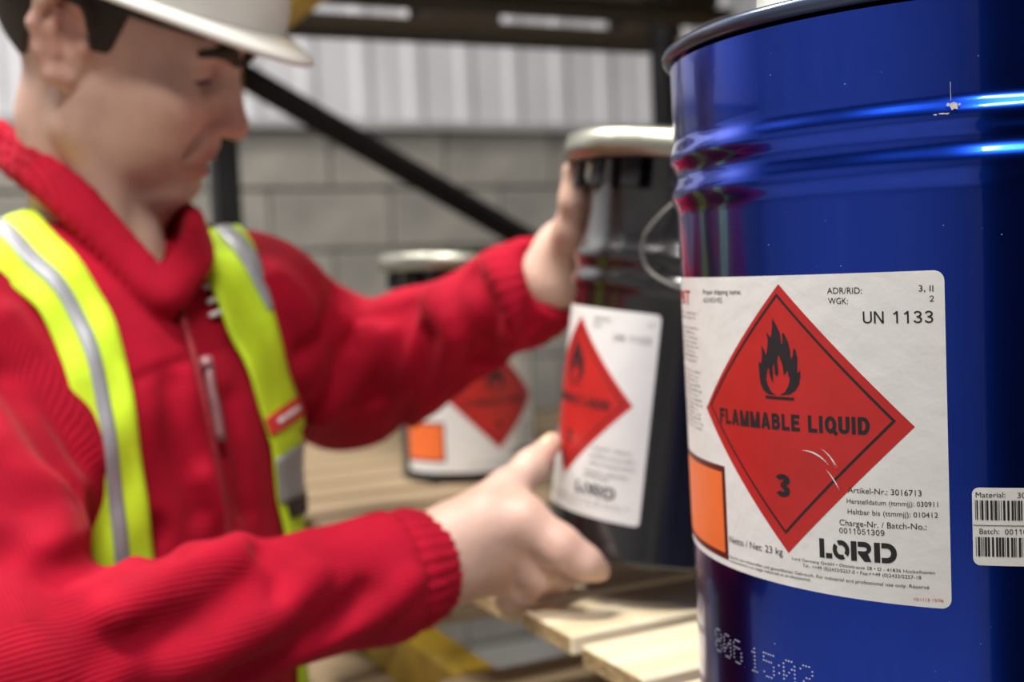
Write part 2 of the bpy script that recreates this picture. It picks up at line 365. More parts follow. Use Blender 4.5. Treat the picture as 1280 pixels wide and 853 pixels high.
class Print:
    """flat print collected in label millimetres (s to the right, z up), wrapped on a tapered cylinder"""
    def __init__(s, wrap): s.V = []; s.F = []; s.wrap = wrap
    def add(s, v, f):
        k = len(s.V); s.V += [tuple(q) for q in v]; s.F += [tuple(i+k for i in g) for g in f]
    def text(s, t, s0, s1, zl, zr, cap, bold=0.):
        v, f = stroke_text(t, .225 if bold > .02 else .12) if all(glyph(c, .1) for c in t) else text2d(t, bold); x0, x1 = v[:, 0].min(), v[:, 0].max()
        q = v.copy(); u = (v[:, 0]-x0)/(x1-x0); q[:, 0] = s0+u*(s1-s0); q[:, 1] = zl+u*(zr-zl)+v[:, 1]*cap/HCAP
        s.add(q, f)
    def rect(s, s0, s1, z0, z1, step=4.):
        n = max(1, int(abs(s1-s0)/step)); v = []; f = []
        for i in range(n+1): x = s0+(s1-s0)*i/n; v += [(x, z0), (x, z1)]
        for i in range(n): f.append((2*i, 2*i+2, 2*i+3, 2*i+1))
        s.add(v, f)
    def poly(s, pts):
        tri = tessellate_polygon([[Vector((a, b, 0)) for a, b in pts]]); s.add(pts, tri)
    def strip(s, A, B, n=24):
        """quad strip between two segments A=(p,q), B=(p,q)"""
        v = []; f = []
        for i in range(n+1):
            t = i/n; v += [(A[0][0]+(A[1][0]-A[0][0])*t, A[0][1]+(A[1][1]-A[0][1])*t), (B[0][0]+(B[1][0]-B[0][0])*t, B[0][1]+(B[1][1]-B[0][1])*t)]
        for i in range(n): f.append((2*i, 2*i+2, 2*i+3, 2*i+1))
        s.add(v, f)
    def diamond(s, c, h, n=22):
        v = []; f = []
        for i in range(-n, n+1):
            x = h*i/n; y = h-abs(x); v += [(c[0]+x, c[1]-y-1e-4), (c[0]+x, c[1]+y+1e-4)]
        for i in range(2*n): f.append((2*i, 2*i+2, 2*i+3, 2*i+1))
        s.add(v, f)
    def diamond_line(s, c, h, w):
        P = [(0, h), (h, 0), (0, -h), (-h, 0)]; Q = [(0, h-w), (h-w, 0), (0, -h+w), (-h+w, 0)]
        o = lambda p: (c[0]+p[0], c[1]+p[1])
        for i in range(4): j = (i+1) % 4; s.strip((o(P[i]), o(P[j])), (o(Q[i]), o(Q[j])))
    def grid(s, s0, s1, z0, z1, ns, nz, rc=4.):
        """rounded-corner sheet"""
        v = []; f = []; xs = np.linspace(s0, s1, ns+1)
        xs = np.unique(np.concatenate([xs, s0+rc*(1-np.cos(np.linspace(0, math.pi/2, 7))), s1-rc*(1-np.cos(np.linspace(0, math.pi/2, 7)))]))
        for x in xs:
            e = 0
            if x < s0+rc: e = rc-math.sqrt(max(0, rc*rc-(s0+rc-x)**2))
            if x > s1-rc: e = rc-math.sqrt(max(0, rc*rc-(x-s1+rc)**2))
            for j in range(nz+1): v.append((x, z0+e+(z1-z0-2*e)*j/nz))
        for i in range(len(xs)-1):
            for j in range(nz): k = i*(nz+1)+j; f.append((k, k+nz+1, k+nz+2, k+1))
        s.add(v, f)
    def line(s, name, material, parent, off, t, *a, **k):
        q = Print(s.wrap); q.text(t, *a, **k); return q.build(name, material, parent, off)
    def build(s, name, material, parent, off, label=None):
        bm = bmesh.new(); vs = [bm.verts.new((a, b, 0)) for a, b in s.V]
        for f in s.F:
            try: bm.faces.new([vs[i] for i in f])
            except ValueError: pass
        for _ in range(5):                                  # short edges, so that the print follows the curve
            e = [q for q in bm.edges if abs(q.verts[0].co.x-q.verts[1].co.x) > 4.2]
            if not e: break
            bmesh.ops.subdivide_edges(bm, edges=e, cuts=1); bmesh.ops.triangulate(bm, faces=[f for f in bm.faces if len(f.verts) > 4])
        for v in bm.verts: v.co = Vector(s.wrap(v.co.x, v.co.y, off))
        o = bm_obj(name, bm, material, parent)
        if label: o['label'] = label
        return o
FLAME = [(-83.6, -20.2), (-81.5, -23.1), (-79.0, -27.5), (-78.4, -32.7), (-77.8, -32.4), (-77.7, -27.5), (-76.6, -27.5), (-74.5, -31.5), (-73.4, -35.5), (-73.2, -39.9), (-72.0, -38.4), (-71.4, -34.3), (-70.2, -35.2), (-69.3, -39.5), (-69.7, -46.4), (-68.9, -45.8), (-68.1, -44.4), (-68.0, -47.5), (-68.9, -51.6), (-71.1, -54.6), (-74.4, -56.7), (-80.6, -57.5), (-77.3, -55.7), (-75.1, -52.5), (-74.0, -48.6), (-74.9, -48.4), (-75.3, -45.2), (-77.6, -47.9), (-78.3, -42.7), (-80.5, -37.8), (-81.4, -41.0), (-80.9, -46.3), (-81.8, -48.4), (-83.3, -47.3), (-83.4, -42.3), (-84.4, -43.5), (-84.5, -52.1), (-86.5, -48.3), (-87.0, -44.2), (-87.9, -45.4), (-89.0, -50.0), (-87.9, -53.2), (-85.7, -56.3), (-83.0, -57.5), (-87.8, -57.5), (-91.3, -55.5), (-93.0, -52.3), (-93.6, -47.5), (-93.7, -41.8), (-92.7, -42.1), (-91.9, -42.6), (-91.2, -39.0), (-91.3, -33.7), (-89.8, -35.4), (-88.3, -38.6), (-87.6, -35.3), (-86.9, -31.2), (-87.8, -27.2), (-86.2, -28.5), (-84.9, -29.7), (-83.9, -25.2)]
def logo(P, s0, s1, z0, slope, cap):
    """four stencil letters with gaps cut through the strokes"""
    Wd = s1-s0
    def q(x, y): return (s0+x*Wd, z0+slope*x*Wd+y*cap)
    def poly(pts): P.poly([q(*p) for p in pts])
    def arc(cx, cy, rx, ry, a0, a1, n=10): return [(cx+rx*math.cos(math.radians(a0+(a1-a0)*i/n)), cy+ry*math.sin(math.radians(a0+(a1-a0)*i/n))) for i in range(n+1)]
    poly([(0, 0), (.07, 0), (.07, 1), (0, 1)]); poly([(.09, 0), (.178, 0), (.178, .27), (.09, .27)])
    for a0, a1 in ((-38, 118), (142, 298)):                        # O in two halves
        poly(arc(.298, .5, .113, .5, a0, a1, 14)+arc(.298, .5, .055, .25, a1, a0, 14))
    poly([(.43, 0), (.505, 0), (.505, 1), (.43, 1)])               # R stem, bowl and leg
    poly([(.52, 1), (.60, 1)]+arc(.60, .68, .09, .32, 90, -60, 12)+[(.69, 0), (.60, 0), (.52, .40), (.52, .52), (.60, .52)]+arc(.60, .63, .035, .11, -60, 90, 8)+[(.52, .74)])
    poly([(.725, 0), (.798, 0), (.798, 1), (.725, 1)])             # D stem and bowl
    poly([(.815, 1), (.88, 1)]+arc(.88, .5, .12, .5, 90, -90, 16)+[(.815, 0), (.815, .26), (.88, .26)]+arc(.88, .5, .05, .24, -90, 90, 10)+[(.815, .74)])
def fine(P, s0, s1, zl, zr, cap, seed):
    """print too fine to read: word-length strokes"""
    R_ = random.Random(seed); x = s0
    while x < s1-1:
        w = min(R_.uniform(1.5, 6), s1-x); n = max(1, int(w/ (cap*.75)))
        for i in range(n):
            xa = x+w*i/n; xb = xa+w/n*.7; u = (xa-s0)/(s1-s0); zz = zl+(zr-zl)*u; hh = cap*R_.choice((.7, .7, 1.)); 
            P.rect(xa, xa+cap*.16, zz, zz+hh); P.rect(xa, xb, zz+hh*R_.choice((0, .45, .85)), zz+hh*R_.choice((0, .45, .85))+cap*.17)
        x += w+cap*.8

# ------------------------------------------------------------------ blue drum
DX, DY, DR0, DT, DTHR, DZT = .25231, .65003, .155508, .013342, -.418817, -.008064
DB = SHELF+.001
drum = empty('steel_drum', (DX, DY, DB))
tag(drum, 'glossy blue steel drum with flammable liquid label standing on the pine pallet', 'drum')
def dR(z): return DR0+DT*z
def zz(rel): return DZT+rel*.001
prof = []
def pw(r, z): prof.append((r, z-DB))
pw(.02, DB+.006); pw(dR(DB)-.008, DB+.006); pw(dR(DB)-.004, DB); pw(dR(DB)-.00024, DB+.003); pw(dR(DB), DB+.009)
for z in np.linspace(DB+.015, zz(33), 12): pw(dR(z), z)
def bead(z0, z1, z2, hgt, n=7):
    for i in range(1, n+1):
        t = i/n; z = z0+(z1-z0)*t; pw(dR(z)+hgt*(.5-.5*math.cos(math.pi*t)), z)
    for i in range(1, n+1):
        t = i/n; z = z1+(z2-z1)*t; pw(dR(z)+hgt*(.5+.5*math.cos(math.pi*t)), z)
bead(zz(34), zz(45.5), zz(56), .0030); bead(zz(56.5), zz(65.5), zz(76), .0034)
for z in np.linspace(zz(80), .1085, 6): pw(dR(z)+.0002, z)
V, F = lathe(prof, 192); mesh_obj('body', V, F, M_blue, drum, True)
# rolled rim
RZ = .1145; rr = []
for i in range(13):
    a = math.radians(-90-20+ i*(360/12)); rr.append((dR(RZ)+.0008+.0038*math.cos(a), RZ-DB+.0040*math.sin(a)))
V, F = lathe(rr, 192); mesh_obj('rim', V, F, M_rim, drum, True)['label'] = 'grey blue rolled steel rim'
lid = [(.0, RZ-DB-.004), (.10, RZ-DB-.004), (.135, RZ-DB-.006), (.149, RZ-DB-.006), (dR(RZ)-.003, RZ-DB+.001)]
V, F = lathe(lid, 96); mesh_obj('lid', V, F, M_blue, drum, True)
cap = [(0, .028), (.028, .028), (.034, .026), (.037, .02), (.038, .002), (.046, 0), (.046, -.006)]
V, F = lathe(cap, 40); c = mesh_obj('pouring_cap', V, F, M_lid, drum, True); c.location = (-.085, -.060, RZ-DB+.002); c['label'] = 'pale grey plastic pouring cap'
def dwrap(s, z, off):
    zw = DZT+z*.001; th = DTHR+s*.001/DR0; r = dR(zw)+off; return (r*math.sin(th), -r*math.cos(th), zw-DB)
P = Print(dwrap); P.grid(-232, 0, -150.8, 0, 116, 6, 4.5); lab = P.build('label', M_paper, drum, .00012, 'white paper hazard label')
P = Print(dwrap); P.diamond((-79, -69.2), 65.2); P.build('hazard_diamond', M_red, lab, .0002)
P = Print(dwrap); P.diamond_line((-80.3, -66.8), 58.4, 1.7); P.build('diamond_border', M_ink, lab, .0003)
P = Print(dwrap); P.poly(FLAME); P.rect(-89.9, -72.1, -59.6, -58.2); P.build('flame_symbol', M_ink, lab, .0003)
P = Print(dwrap); P.line('hazard_lettering', M_ink, lab, .0003, 'FLAMMABLE', -128.2, -69.4, -75.2, -74.2, 7.9, .035); P.line('hazard_lettering', M_ink, lab, .0003, 'LIQUID', -64.8, -33.8, -74.2, -73.6, 8.1, .035)
P.line('hazard_lettering', M_ink, lab, .0003, '3', -85.3, -76.5, -107.2, -107.0, 11.2, .03)
P = Print(dwrap)
P.line('lettering', M_ink, lab, .00024, 'ADR/RID:', -52.3, -35.6, -9.0, -9.3, 2.8); P.line('lettering', M_ink, lab, .00024, 'WGK:', -51.9, -42.3, -13.7, -13.9, 2.8); P.line('lettering', M_ink, lab, .00024, '3, II', -10.7, -4.6, -9.0, -9.2, 2.7); P.line('lettering', M_ink, lab, .00024, '2', -6.3, -4.5, -13.6, -13.6, 2.6)
P.line('lettering', M_ink, lab, .00024, 'UN 1133', -35.5, -4.9, -22.8, -23.0, 5.4, .012)
P.line('lettering', M_ink, lab, .00024, 'Artikel-Nr.: 3016713', -45.3, -11.7, -101.0, -100.3, 2.6); P.line('lettering', M_ink, lab, .00024, 'Herstelldatum (ttmmjj): 030911', -46, -4.8, -106.1, -104.8, 2.2)
P.line('lettering', M_ink, lab, .00024, 'Haltbar bis (ttmmjj): 010412', -45.7, -4.9, -111.0, -109.7, 2.3); P.line('lettering', M_ink, lab, .00024, 'Charge-Nr. / Batch-No.:', -50, -9.9, -116.8, -115.4, 2.7)
P.line('lettering', M_ink, lab, .00024, '0011051309', -50.2, -28.6, -120.6, -119.6, 2.6); P.line('lettering', M_ink, lab, .00024, 'Netto / Net: 23 kg', -124.4, -82.7, -137.4, -136.3, 3.5)
P.line('lettering', M_ink, lab, .00024, 'Proper shipping name:', -141.6, -104.6, -8.8, -8.7, 2.5)
P = Print(dwrap); logo(P, -61, -23.2, -133.6, .042, 9.2); P.build('logo', M_ink, lab, .00024)
P = Print(dwrap)
P.line('fine_print', M_ink, lab, .00024, 'Lord Germany GmbH • Ottostrasse 28 • D - 41836 Hückelhoven', -77, -6.8, -137.4, -135.4, 1.5); P.line('fine_print', M_ink, lab, .00024, 'Tel.: ++49 (0)2433/5257-0 • Fax:++49 (0)2433/5257-18', -70.8, -12.8, -139.8, -138.2, 1.6)
P.line('fine_print', M_ink, lab, .00024, 'Nur für den industriellen und gewerblichen Gebrauch. For industrial and professional use only. Réservé', -124.7, -9.4, -145.7, -142.3, 1.55)
P.line('fine_print', M_ink, lab, .00024, 'exclusivement à un usage industriel et professionnel.', -124.9, -66.4, -147.8, -146.2, 1.5)
P = Print(dwrap); P.line('small_print', M_inkgrey, lab, .00024, 'ADHESIVES', -142, -120.9, -13.1, -13.0, 2.5)
zrow = -20
for i in range(23):
    if i in (2, 10): zrow -= 3.2
    fine(P, -205, -152+RNG.uniform(-6, 2), zrow, zrow, 1.5, i); zrow -= 2.55
P.build('small_print', M_inkgrey, lab, .00024)
P = Print(dwrap); P.line('red_lettering', M_inkred, lab, .00024, 'PBT', -196, -162.5, -14.6, -14.6, 7.3, .02); P.line('red_lettering', M_inkred, lab, .00024, '10/1115 12/06', -16.2, -3.4, -148.2, -147.7, 1.3)
P = Print(dwrap); P.rect(-222, -126, -147.3, -98.0); P.build('orange_panel_frame', M_orangeframe, lab, .0002)
P = Print(dwrap); P.rect(-218.5, -129.2, -144.0, -101.3); P.build('orange_panel', M_orange, lab, .0003)
# scuffs in the print
P = Print(dwrap)
def arcstrip(c, r, a0, a1, w, n=8):
    for i in range(n):
        t0, t1 = [math.radians(a0+(a1-a0)*k/n) for k in (i, i+1)]; wa = w*math.sin(math.pi*(i+.5)/n)
        P.strip(((c[0]+r*math.cos(t0), c[1]+r*math.sin(t0)), (c[0]+r*math.cos(t1), c[1]+r*math.sin(t1))), ((c[0]+(r-wa)*math.cos(t0), c[1]+(r-wa)*math.sin(t0)), (c[0]+(r-wa)*math.cos(t1), c[1]+(r-wa)*math.sin(t1))), 1)
arcstrip((-66, -97), 14, 35, 100, .8); arcstrip((-66, -97), 17.5, 25, 60, .5); arcstrip((-70, -108), 22, 20, 50, .6); arcstrip((-62, -92), 11, 10, 70, .35)
P.build('scuff', M_paper, lab, .00034, 'pale scuff mark')
# small bar-code sticker
P = Print(dwrap); P.grid(9.4, 52, -130.2, -95.6, 24, 4, 3); sm = P.build('barcode_sticker', M_paper, drum, .00012, 'small white bar code sticker')
P = Print(dwrap); P.line('sticker_lettering', M_ink, sm, .00024, 'Material:', 10.9, 23.0, -100.0, -99.8, 2.3); P.line('sticker_lettering', M_ink, sm, .00024, '3016713', 28.0, 40, -100.0, -99.8, 2.3); P.line('sticker_lettering', M_ink, sm, .00024, 'Batch:', 12.2, 20.3, -116.2, -116.0, 2.4); P.line('sticker_lettering', M_ink, sm, .00024, '0011051309', 22.6, 41, -116.2, -116.0, 2.4)
P = Print(dwrap); P.rect(9.7, 51.5, -112.5, -112.2)
for (z0, z1, sd) in ((-109.9, -101.2, 3), (-126.1, -117.5, 8)):
    R_ = random.Random(sd); x = 10.6
    while x < 49: w = R_.choice((.25, .25, .6, .9)); P.rect(x, x+w, z0, z1); x += w+R_.choice((.3, .3, .6, .8))
P.build('barcode', M_ink, sm, .00024)
# dot-matrix code low on the drum
FONT57 = {'0': '01110 10001 10011 10101 11001 10001 01110', '1': '00100 01100 00100 00100 00100 00100 01110', '2': '01110 10001 00001 00110 01000 10000 11111', '5': '11111 10000 11110 00001 00001 10001 01110', '8': '01110 10001 10001 01110 10001 10001 01110', '6': '01110 10000 11110 10001 10001 10001 01110', ':': '0 0 1 0 1 0 0'}
P = Print(dwrap); x = -146.0
for ch in '806 15:02':
    if ch == ' ': x += 4.5; continue
    rows = FONT57[ch].split(); nc = len(rows[0])
    for j, rw in enumerate(rows):
        for i, c_ in enumerate(rw):
            if c_ == '1':
                cx = x+i*1.75; cz = -188.6-j*1.95; P.poly([(cx+.55*math.cos(k*1.047), cz+.42*math.sin(k*1.047)) for k in range(6)])
    x += nc*1.75+(1.9 if ch != ':' else 1.4)
P.build('dot_matrix_code', M_dots, drum, .0003, 'white dot matrix number')
# paint chips
P = Print(lambda s, z, o: (lambda q: (q[0]*1.021, q[1]*1.021, q[2]))(dwrap(s, z, o)))
R_ = random.Random(11)
def blob(cx, cz, r, n=9, sy=1.): P.poly([(cx+r*R_.uniform(.55, 1.2)*math.cos(k*2*math.pi/n), cz+sy*r*R_.uniform(.55, 1.2)*math.sin(k*2*math.pi/n)) for k in range(n)])
blob(5.2, 69.6, 1.9); blob(3.2, 70.6, .9); blob(7.6, 70.2, .45, sy=1.5); blob(.8, 66.8, 1.5, sy=.3); blob(-1.8, 66.6, .9, sy=.4); blob(2.8, 66.7, 1.2, sy=.35); P.rect(4.2, 4.35, 72, 80)
P.build('paint_chip', M_chip, drum, .0003, 'bare chip knocked out of the paint')
P = Print(dwrap)
for i in range(26): blob(R_.uniform(-120, 30), R_.choice((R_.uniform(3, 32), R_.uniform(82, 112), R_.uniform(-215, -155))), R_.uniform(.12, .28), 6)
P.build('paint_speck', M_dots, drum, .0003)['kind'] = 'stuff'

# ------------------------------------------------------------------ tall black cans
CR_ = .092
def make_can(loc, rot, spin, label, bail=True, CH=.328, LZ=.198):
    t = empty('metal_can', loc, rot); tag(t, label, 'can')
    pr = [(.02, .006), (CR_-.004, .006), (CR_-.003, 0), (CR_+.0015, .001), (CR_+.0015, .006), (CR_, .009), (CR_, LZ+.012)]
    for zc in (LZ+.022, LZ+.042):
        for i in range(1, 9): a = math.pi*i/8; pr.append((CR_+.0028*math.sin(a), zc-.009+.018*i/8))
    pr += [(CR_-.001, LZ+.053), (CR_-.004, LZ+.062), (CR_-.0045, CH-.012), (CR_-.002, CH-.006), (CR_+.001, CH-.003)]
    V, F = lathe(pr, 96); mesh_obj('body', V, F, M_blackcan, t, True)
    lid = [(0, CH-.004), (.066, CH-.004), (.07, CH+.004), (.078, CH+.012), (CR_+.008, CH+.014), (CR_+.018, CH+.009), (CR_+.0195, CH-.002), (CR_+.0185, CH-.009), (CR_+.007, CH-.0105), (CR_+.003, CH-.010), (CR_, CH-.009)]
    V, F = lathe(lid, 96); L = mesh_obj('lid', V, F, M_tin, t, True); L['label'] = 'tinplate lid with crimped edge'
    bm = bmesh.new(); lm = box_mesh('lug', .016, .004, .026, .0012)
    for k in range(16):
        a = 2*math.pi*(k+.3)/16; o = link_mesh('lug', lm, M_post, L); o.location = ((CR_+.006)*math.sin(a), -(CR_+.006)*math.cos(a), CH-.021); o.rotation_euler = (-.1, 0, a)
    bm.free()
    def cw(s, z, off):
        th = spin+s*.001/CR_; r = CR_+off; return (r*math.sin(th), -r*math.cos(th), LZ+z*.001)
    P = Print(cw); P.grid(-215, 0, -166, 0, 110, 4, 4); lb = P.build('label', M_paper, t, .00012, 'white paper hazard label')
    P = Print(cw); P.diamond((-80, -73), 65); P.build('hazard_diamond', M_red, lb, .0003)
    P = Print(cw); P.diamond_line((-80, -73), 57.5, 1.6); P.build('diamond_border', M_ink, lb, .0004)
    P = Print(cw); P.poly([(a, b-4) for a, b in FLAME]); P.rect(-90, -71, -64.2, -62.7); P.build('flame_symbol', M_ink, lb, .0004)
    P = Print(cw); P.line('hazard_lettering', M_ink, lb, .0004, 'FLAMMABLE LIQUID', -125, -35, -80, -80, 8, .03); P.line('hazard_lettering', M_ink, lb, .0004, '3', -84.5, -75.5, -112, -112, 11, .03)
    P = Print(cw); P.line('lettering', M_ink, lb, .0003, 'ADR/RID:', -62, -42, -10, -10, 2.8); P.line('lettering', M_ink, lb, .0003, 'WGK:', -62, -52, -15, -15, 2.8); P.line('lettering', M_ink, lb, .0003, 'UN 1133', -38, -6, -24, -24, 5.4, .012); P.line('lettering', M_ink, lb, .0003, '3, II', -10, -5, -10, -10, 2.6)
    P.line('lettering', M_ink, lb, .0003, 'Artikel-Nr.: 3016713', -48, -12, -112, -112, 2.8); P.line('lettering', M_ink, lb, .0003, 'Herstelldatum (ttmmjj): 030911', -50, -8, -118, -118, 2.6); P.line('lettering', M_ink, lb, .0003, 'Haltbar bis (ttmmjj): 010412', -50, -8, -124, -124, 2.6)
    P.line('lettering', M_ink, lb, .0003, 'Charge-Nr. / Batch-No.:', -54, -12, -131, -131, 2.8); P.line('lettering', M_ink, lb, .0003, '0011051309', -54, -30, -135.5, -135.5, 2.8)
    P = Print(cw); logo(P, -62, -22, -149, 0, 9.6); P.build('logo', M_ink, lb, .0003)
    P = Print(cw); fine(P, -120, -8, -154, -154, 1.8, 1); fine(P, -120, -14, -157, -157, 1.8, 2); fine(P, -130, -60, -160, -160, 1.8, 5); P.build('fine_print', M_inkgrey, lb, .0003)
    P = Print(cw); P.rect(-214, -152, -152, -100); P.build('orange_panel_frame', M_orangeframe, lb, .0003)
    P = Print(cw); P.rect(-214, -155, -149, -103); P.build('orange_panel', M_orange, lb, .0004)
    if bail:
        # wire handle hanging from its ear
        h = []
        for th, z, off in ((.33, .312, .004), (.27, .295, .008), (.10, .275, .012), (-.02, .255, .012), (.02, .234, .012), (.22, .222, .012), (.5, .218, .012), (.9, .218, .012), (1.3, .235, .011), (1.55, .26, .01)):
            th -= .46; h.append(((CR_+off)*math.sin(th), -(CR_+off)*math.cos(th), z))
        V, F = tube(catmull(h, 40), .0014, 8); mesh_obj('wire_handle', V, F, M_wire, t, True)
        for th in (-.10, 1.11):
             e = link_mesh('handle_ear', box_mesh('handle_ear', .024, .006, .028, .002), M_blackcan, t); e.location = ((CR_+.001)*math.sin(th), -(CR_+.001)*math.cos(th), .312 if th < 1 else .262); e.rotation_euler = (0, 0, th)
    return t
CAN_MID = px(837, 515, .985); CTILT = .145
cax = np.array([math.sin(CTILT), 0, math.cos(CTILT)])
CAN_BASE = CAN_MID - cax*.115
can = make_can(CAN_BASE, (0, CTILT, 0), -.30, 'tall black tin with hazard label, tilted between the two hands of the worker')
bc = px(588, 590, 1.585); bc[2] = SHELF
make_can(bc, (0, 0, 0), 1.35, 'tall black tin with hazard label standing on the weathered pallet', False, .288, .18)

# ================================================================== person
class Sdf:
    def __init__(s): s.ops = []; s.post = []
    def add(s, fn, c, R, k=.01, op='u'): s.ops.append((fn, np.asarray(c, float), R, k, op)); return s
    def cap(s, a, b, ra, rb=None, k=.01, op='u'):
        a = np.asarray(a, float); b = np.asarray(b, float); rb = ra if rb is None else rb; d = b-a; L2 = max(d@d, 1e-12)
        def fn(P):
            q = P-a; t = np.clip(q@d/L2, 0, 1); return np.linalg.norm(q-t[:, None]*d, axis=1)-(ra+(rb-ra)*t)
        return s.add(fn, (a+b)/2, np.sqrt(L2)/2+max(ra, rb), k, op)
    def ell(s, c, r, rot=None, k=.01, op='u'):
        c = np.asarray(c, float); r = np.asarray(r, float)
        def fn(P):
            q = P-c
            if rot is not None: q = q@rot
            k0 = np.linalg.norm(q/r, axis=1); k1 = np.linalg.norm(q/(r*r), axis=1); return k0*(k0-1)/np.maximum(k1, 1e-9)
        return s.add(fn, c, max(r), k, op)
    def path(s, pts, rad, k=.01, op='u'):
        for i in range(len(pts)-1): s.cap(pts[i], pts[i+1], rad[i], rad[i+1], k, op)
        return s
    def __call__(s, P):
        d = np.full(len(P), 1.0)
        for fn, c, R, k, op in s.ops:
            m_ = np.einsum('ij,ij->i', P-c, P-c) < (R+.06+k)**2
            if not m_.any(): continue
            e = fn(P[m_]); a = d[m_]
            if op == 'u': h = np.clip(.5+.5*(a-e)/k, 0, 1); d[m_] = a*(1-h)+e*h-k*h*(1-h)
            elif op == 's': h = np.clip(.5-.5*(a+e)/k, 0, 1); d[m_] = a*(1-h)-e*h+k*h*(1-h)
        for f in s.post: d = f(P, d)
        return d
def polydist(P, pts):
    best = np.full(len(P), 9.)
    for a, b in zip(pts[:-1], pts[1:]):
        d = b-a; q = P-a; t = np.clip(q@d/max(d@d, 1e-12), 0, 1); best = np.minimum(best, np.linalg.norm(q-t[:, None]*d, axis=1))
    return best
def net(fn, lo, hi, h):
    """sparse surface nets: refine only the cells next to the surface"""
    lo = np.asarray(lo, float); n0 = np.ceil((np.asarray(hi)-lo)/(8*h)).astype(int)
    C = np.stack(np.meshgrid(*[np.arange(k) for k in n0], indexing='ij'), -1).reshape(-1, 3); sz = 8
    while True:
        d = fn(lo+(C+.5)*sz*h); C = C[np.abs(d) < .87*sz*h*2.1+.002]
        if sz == 1: break
        sz //= 2; o = np.stack(np.meshgrid([0, 1], [0, 1], [0, 1], indexing='ij'), -1).reshape(-1, 3)
        C = (C[:, None, :]*2+o[None]).reshape(-1, 3)
    B = 1 << 20
    key = lambda I: ((I[..., 0]+2)*B+(I[..., 1]+2))*B+(I[..., 2]+2)
    ck = np.sort(key(C)); ck_o = np.argsort(key(C)); C = C[ck_o]
    off = np.stack(np.meshgrid([0, 1], [0, 1], [0, 1], indexing='ij'), -1).reshape(-1, 3)
    K = C[:, None, :]+off[None]; kk = key(K); uk, idx = np.unique(kk.ravel(), return_inverse=True); idx = idx.reshape(kk.shape)
    first = np.zeros(len(uk), int); first[idx.ravel()] = np.arange(idx.size); G = K.reshape(-1, 3)[first]
    val = fn(lo+G*h); cv = val[idx]
    act = (cv.min(1) < 0) & (cv.max(1) >= 0)
    A = C[act]; av = cv[act]; vid = -np.ones(len(C), int); vid[act] = np.arange(len(A))
    acc = np.zeros((len(A), 3)); cnt = np.zeros(len(A))
    for i in range(8):
        for ax in range(3):
            if off[i][ax]: continue
            j = i+(4, 2, 1)[ax]; a, b = av[:, i], av[:, j]; x = (a < 0) != (b < 0); t = np.where(x, a/np.where(x, a-b, 1), 0)
            p = off[i]+t[:, None]*(off[j]-off[i]); acc += np.where(x[:, None], p, 0); cnt += x
    V = lo+(A+acc/cnt[:, None])*h
    F = []
    def find(I):
        q = key(I); p = np.clip(np.searchsorted(ck, q), 0, len(ck)-1); return np.where(ck[p] == q, vid[p], -1)
    for ax in range(3):
        e = np.zeros(3, int); e[ax] = 1; q = key(G+e); p = np.clip(np.searchsorted(uk, q), 0, len(uk)-1); ok = uk[p] == q
        x = ok & ((val < 0) != (val[p] < 0)); Gx = G[x]; neg = val[x] < 0
        b_, c_ = np.eye(3, dtype=int)[(ax+1) % 3], np.eye(3, dtype=int)[(ax+2) % 3]
        q4 = np.stack([find(Gx), find(Gx-b_), find(Gx-b_-c_), find(Gx-c_)], 1); good = (q4 >= 0).all(1)
        q4 = q4[good]; neg = neg[good]; q4[~neg] = q4[~neg][:, ::-1]; F.append(q4)
    return V, np.concatenate(F)
def np_mesh(name, V, F, material, parent, relax=1):
    if relax:
        for _ in range(relax):
            acc = np.zeros_like(V); c = np.zeros(len(V))
            for i in range(4):
                a, b = F[:, i], F[:, (i+1) % 4]
                for ax in range(3): acc[:, ax] += np.bincount(a, V[b, ax], len(V))+np.bincount(b, V[a, ax], len(V))
                c += np.bincount(a, minlength=len(V))+np.bincount(b, minlength=len(V))
            V = V*.5+.5*acc/np.maximum(c, 1)[:, None]
    me = bpy.data.meshes.new(name); me.vertices.add(len(V)); me.vertices.foreach_set('co', V.astype(np.float32).ravel())
    me.loops.add(F.size); me.loops.foreach_set('vertex_index', F.astype(np.int32).ravel())
    me.polygons.add(len(F)); me.polygons.foreach_set('loop_start', np.arange(0, F.size, 4, dtype=np.int32)); me.polygons.foreach_set('loop_total', np.full(len(F), 4, np.int32))
    me.update(); me.validate()
    o = link_mesh(name, me, material, parent, True); return o, V
def attr(o, name, data, kind='FLOAT'):
    a = o.data.attributes.new(name, 'FLOAT_COLOR' if kind == 'COLOR' else 'FLOAT', 'POINT')
    a.data.foreach_set('color' if kind == 'COLOR' else 'value', np.asarray(data, np.float32).ravel())

# ---- skeleton ------------------------------------------------------
def rotm(y, p, r):
    return np.array(Matrix.Rotation(y, 3, 'Z') @ Matrix.Rotation(p, 3, 'Y') @ Matrix.Rotation(r, 3, 'X'))
HP = np.array([-.3137, .9862, .2061]); HR = rotm(0, .3953, .2130)
def H(x, y, z): return HP+HR@np.array([x, y, z])
NB = px(112, 300, 1.01)                                   # base of the neck
FD = np.array([.80, -.60, 0]); LD = np.array([.60, .80, 0]); UP = np.array([0, 0, 1.])
TR = np.stack([FD, LD, UP], 1)
def T(f, l, u): return NB+FD*f+LD*l+UP*u
SH_R = T(-.01, -.168, -.078); SH_L = px(310, 398, 1.12)
EL_R = px(45, 835, .735); WR_R = px(540, 704, .885)
EL_L = px(432, 478, 1.25); WR_L = px(688, 348, 1.065)
CUF_R = px(549, 703, .888); CUF_L = px(690, 348, 1.062)
HIP = T(-.02, 0, -.56)

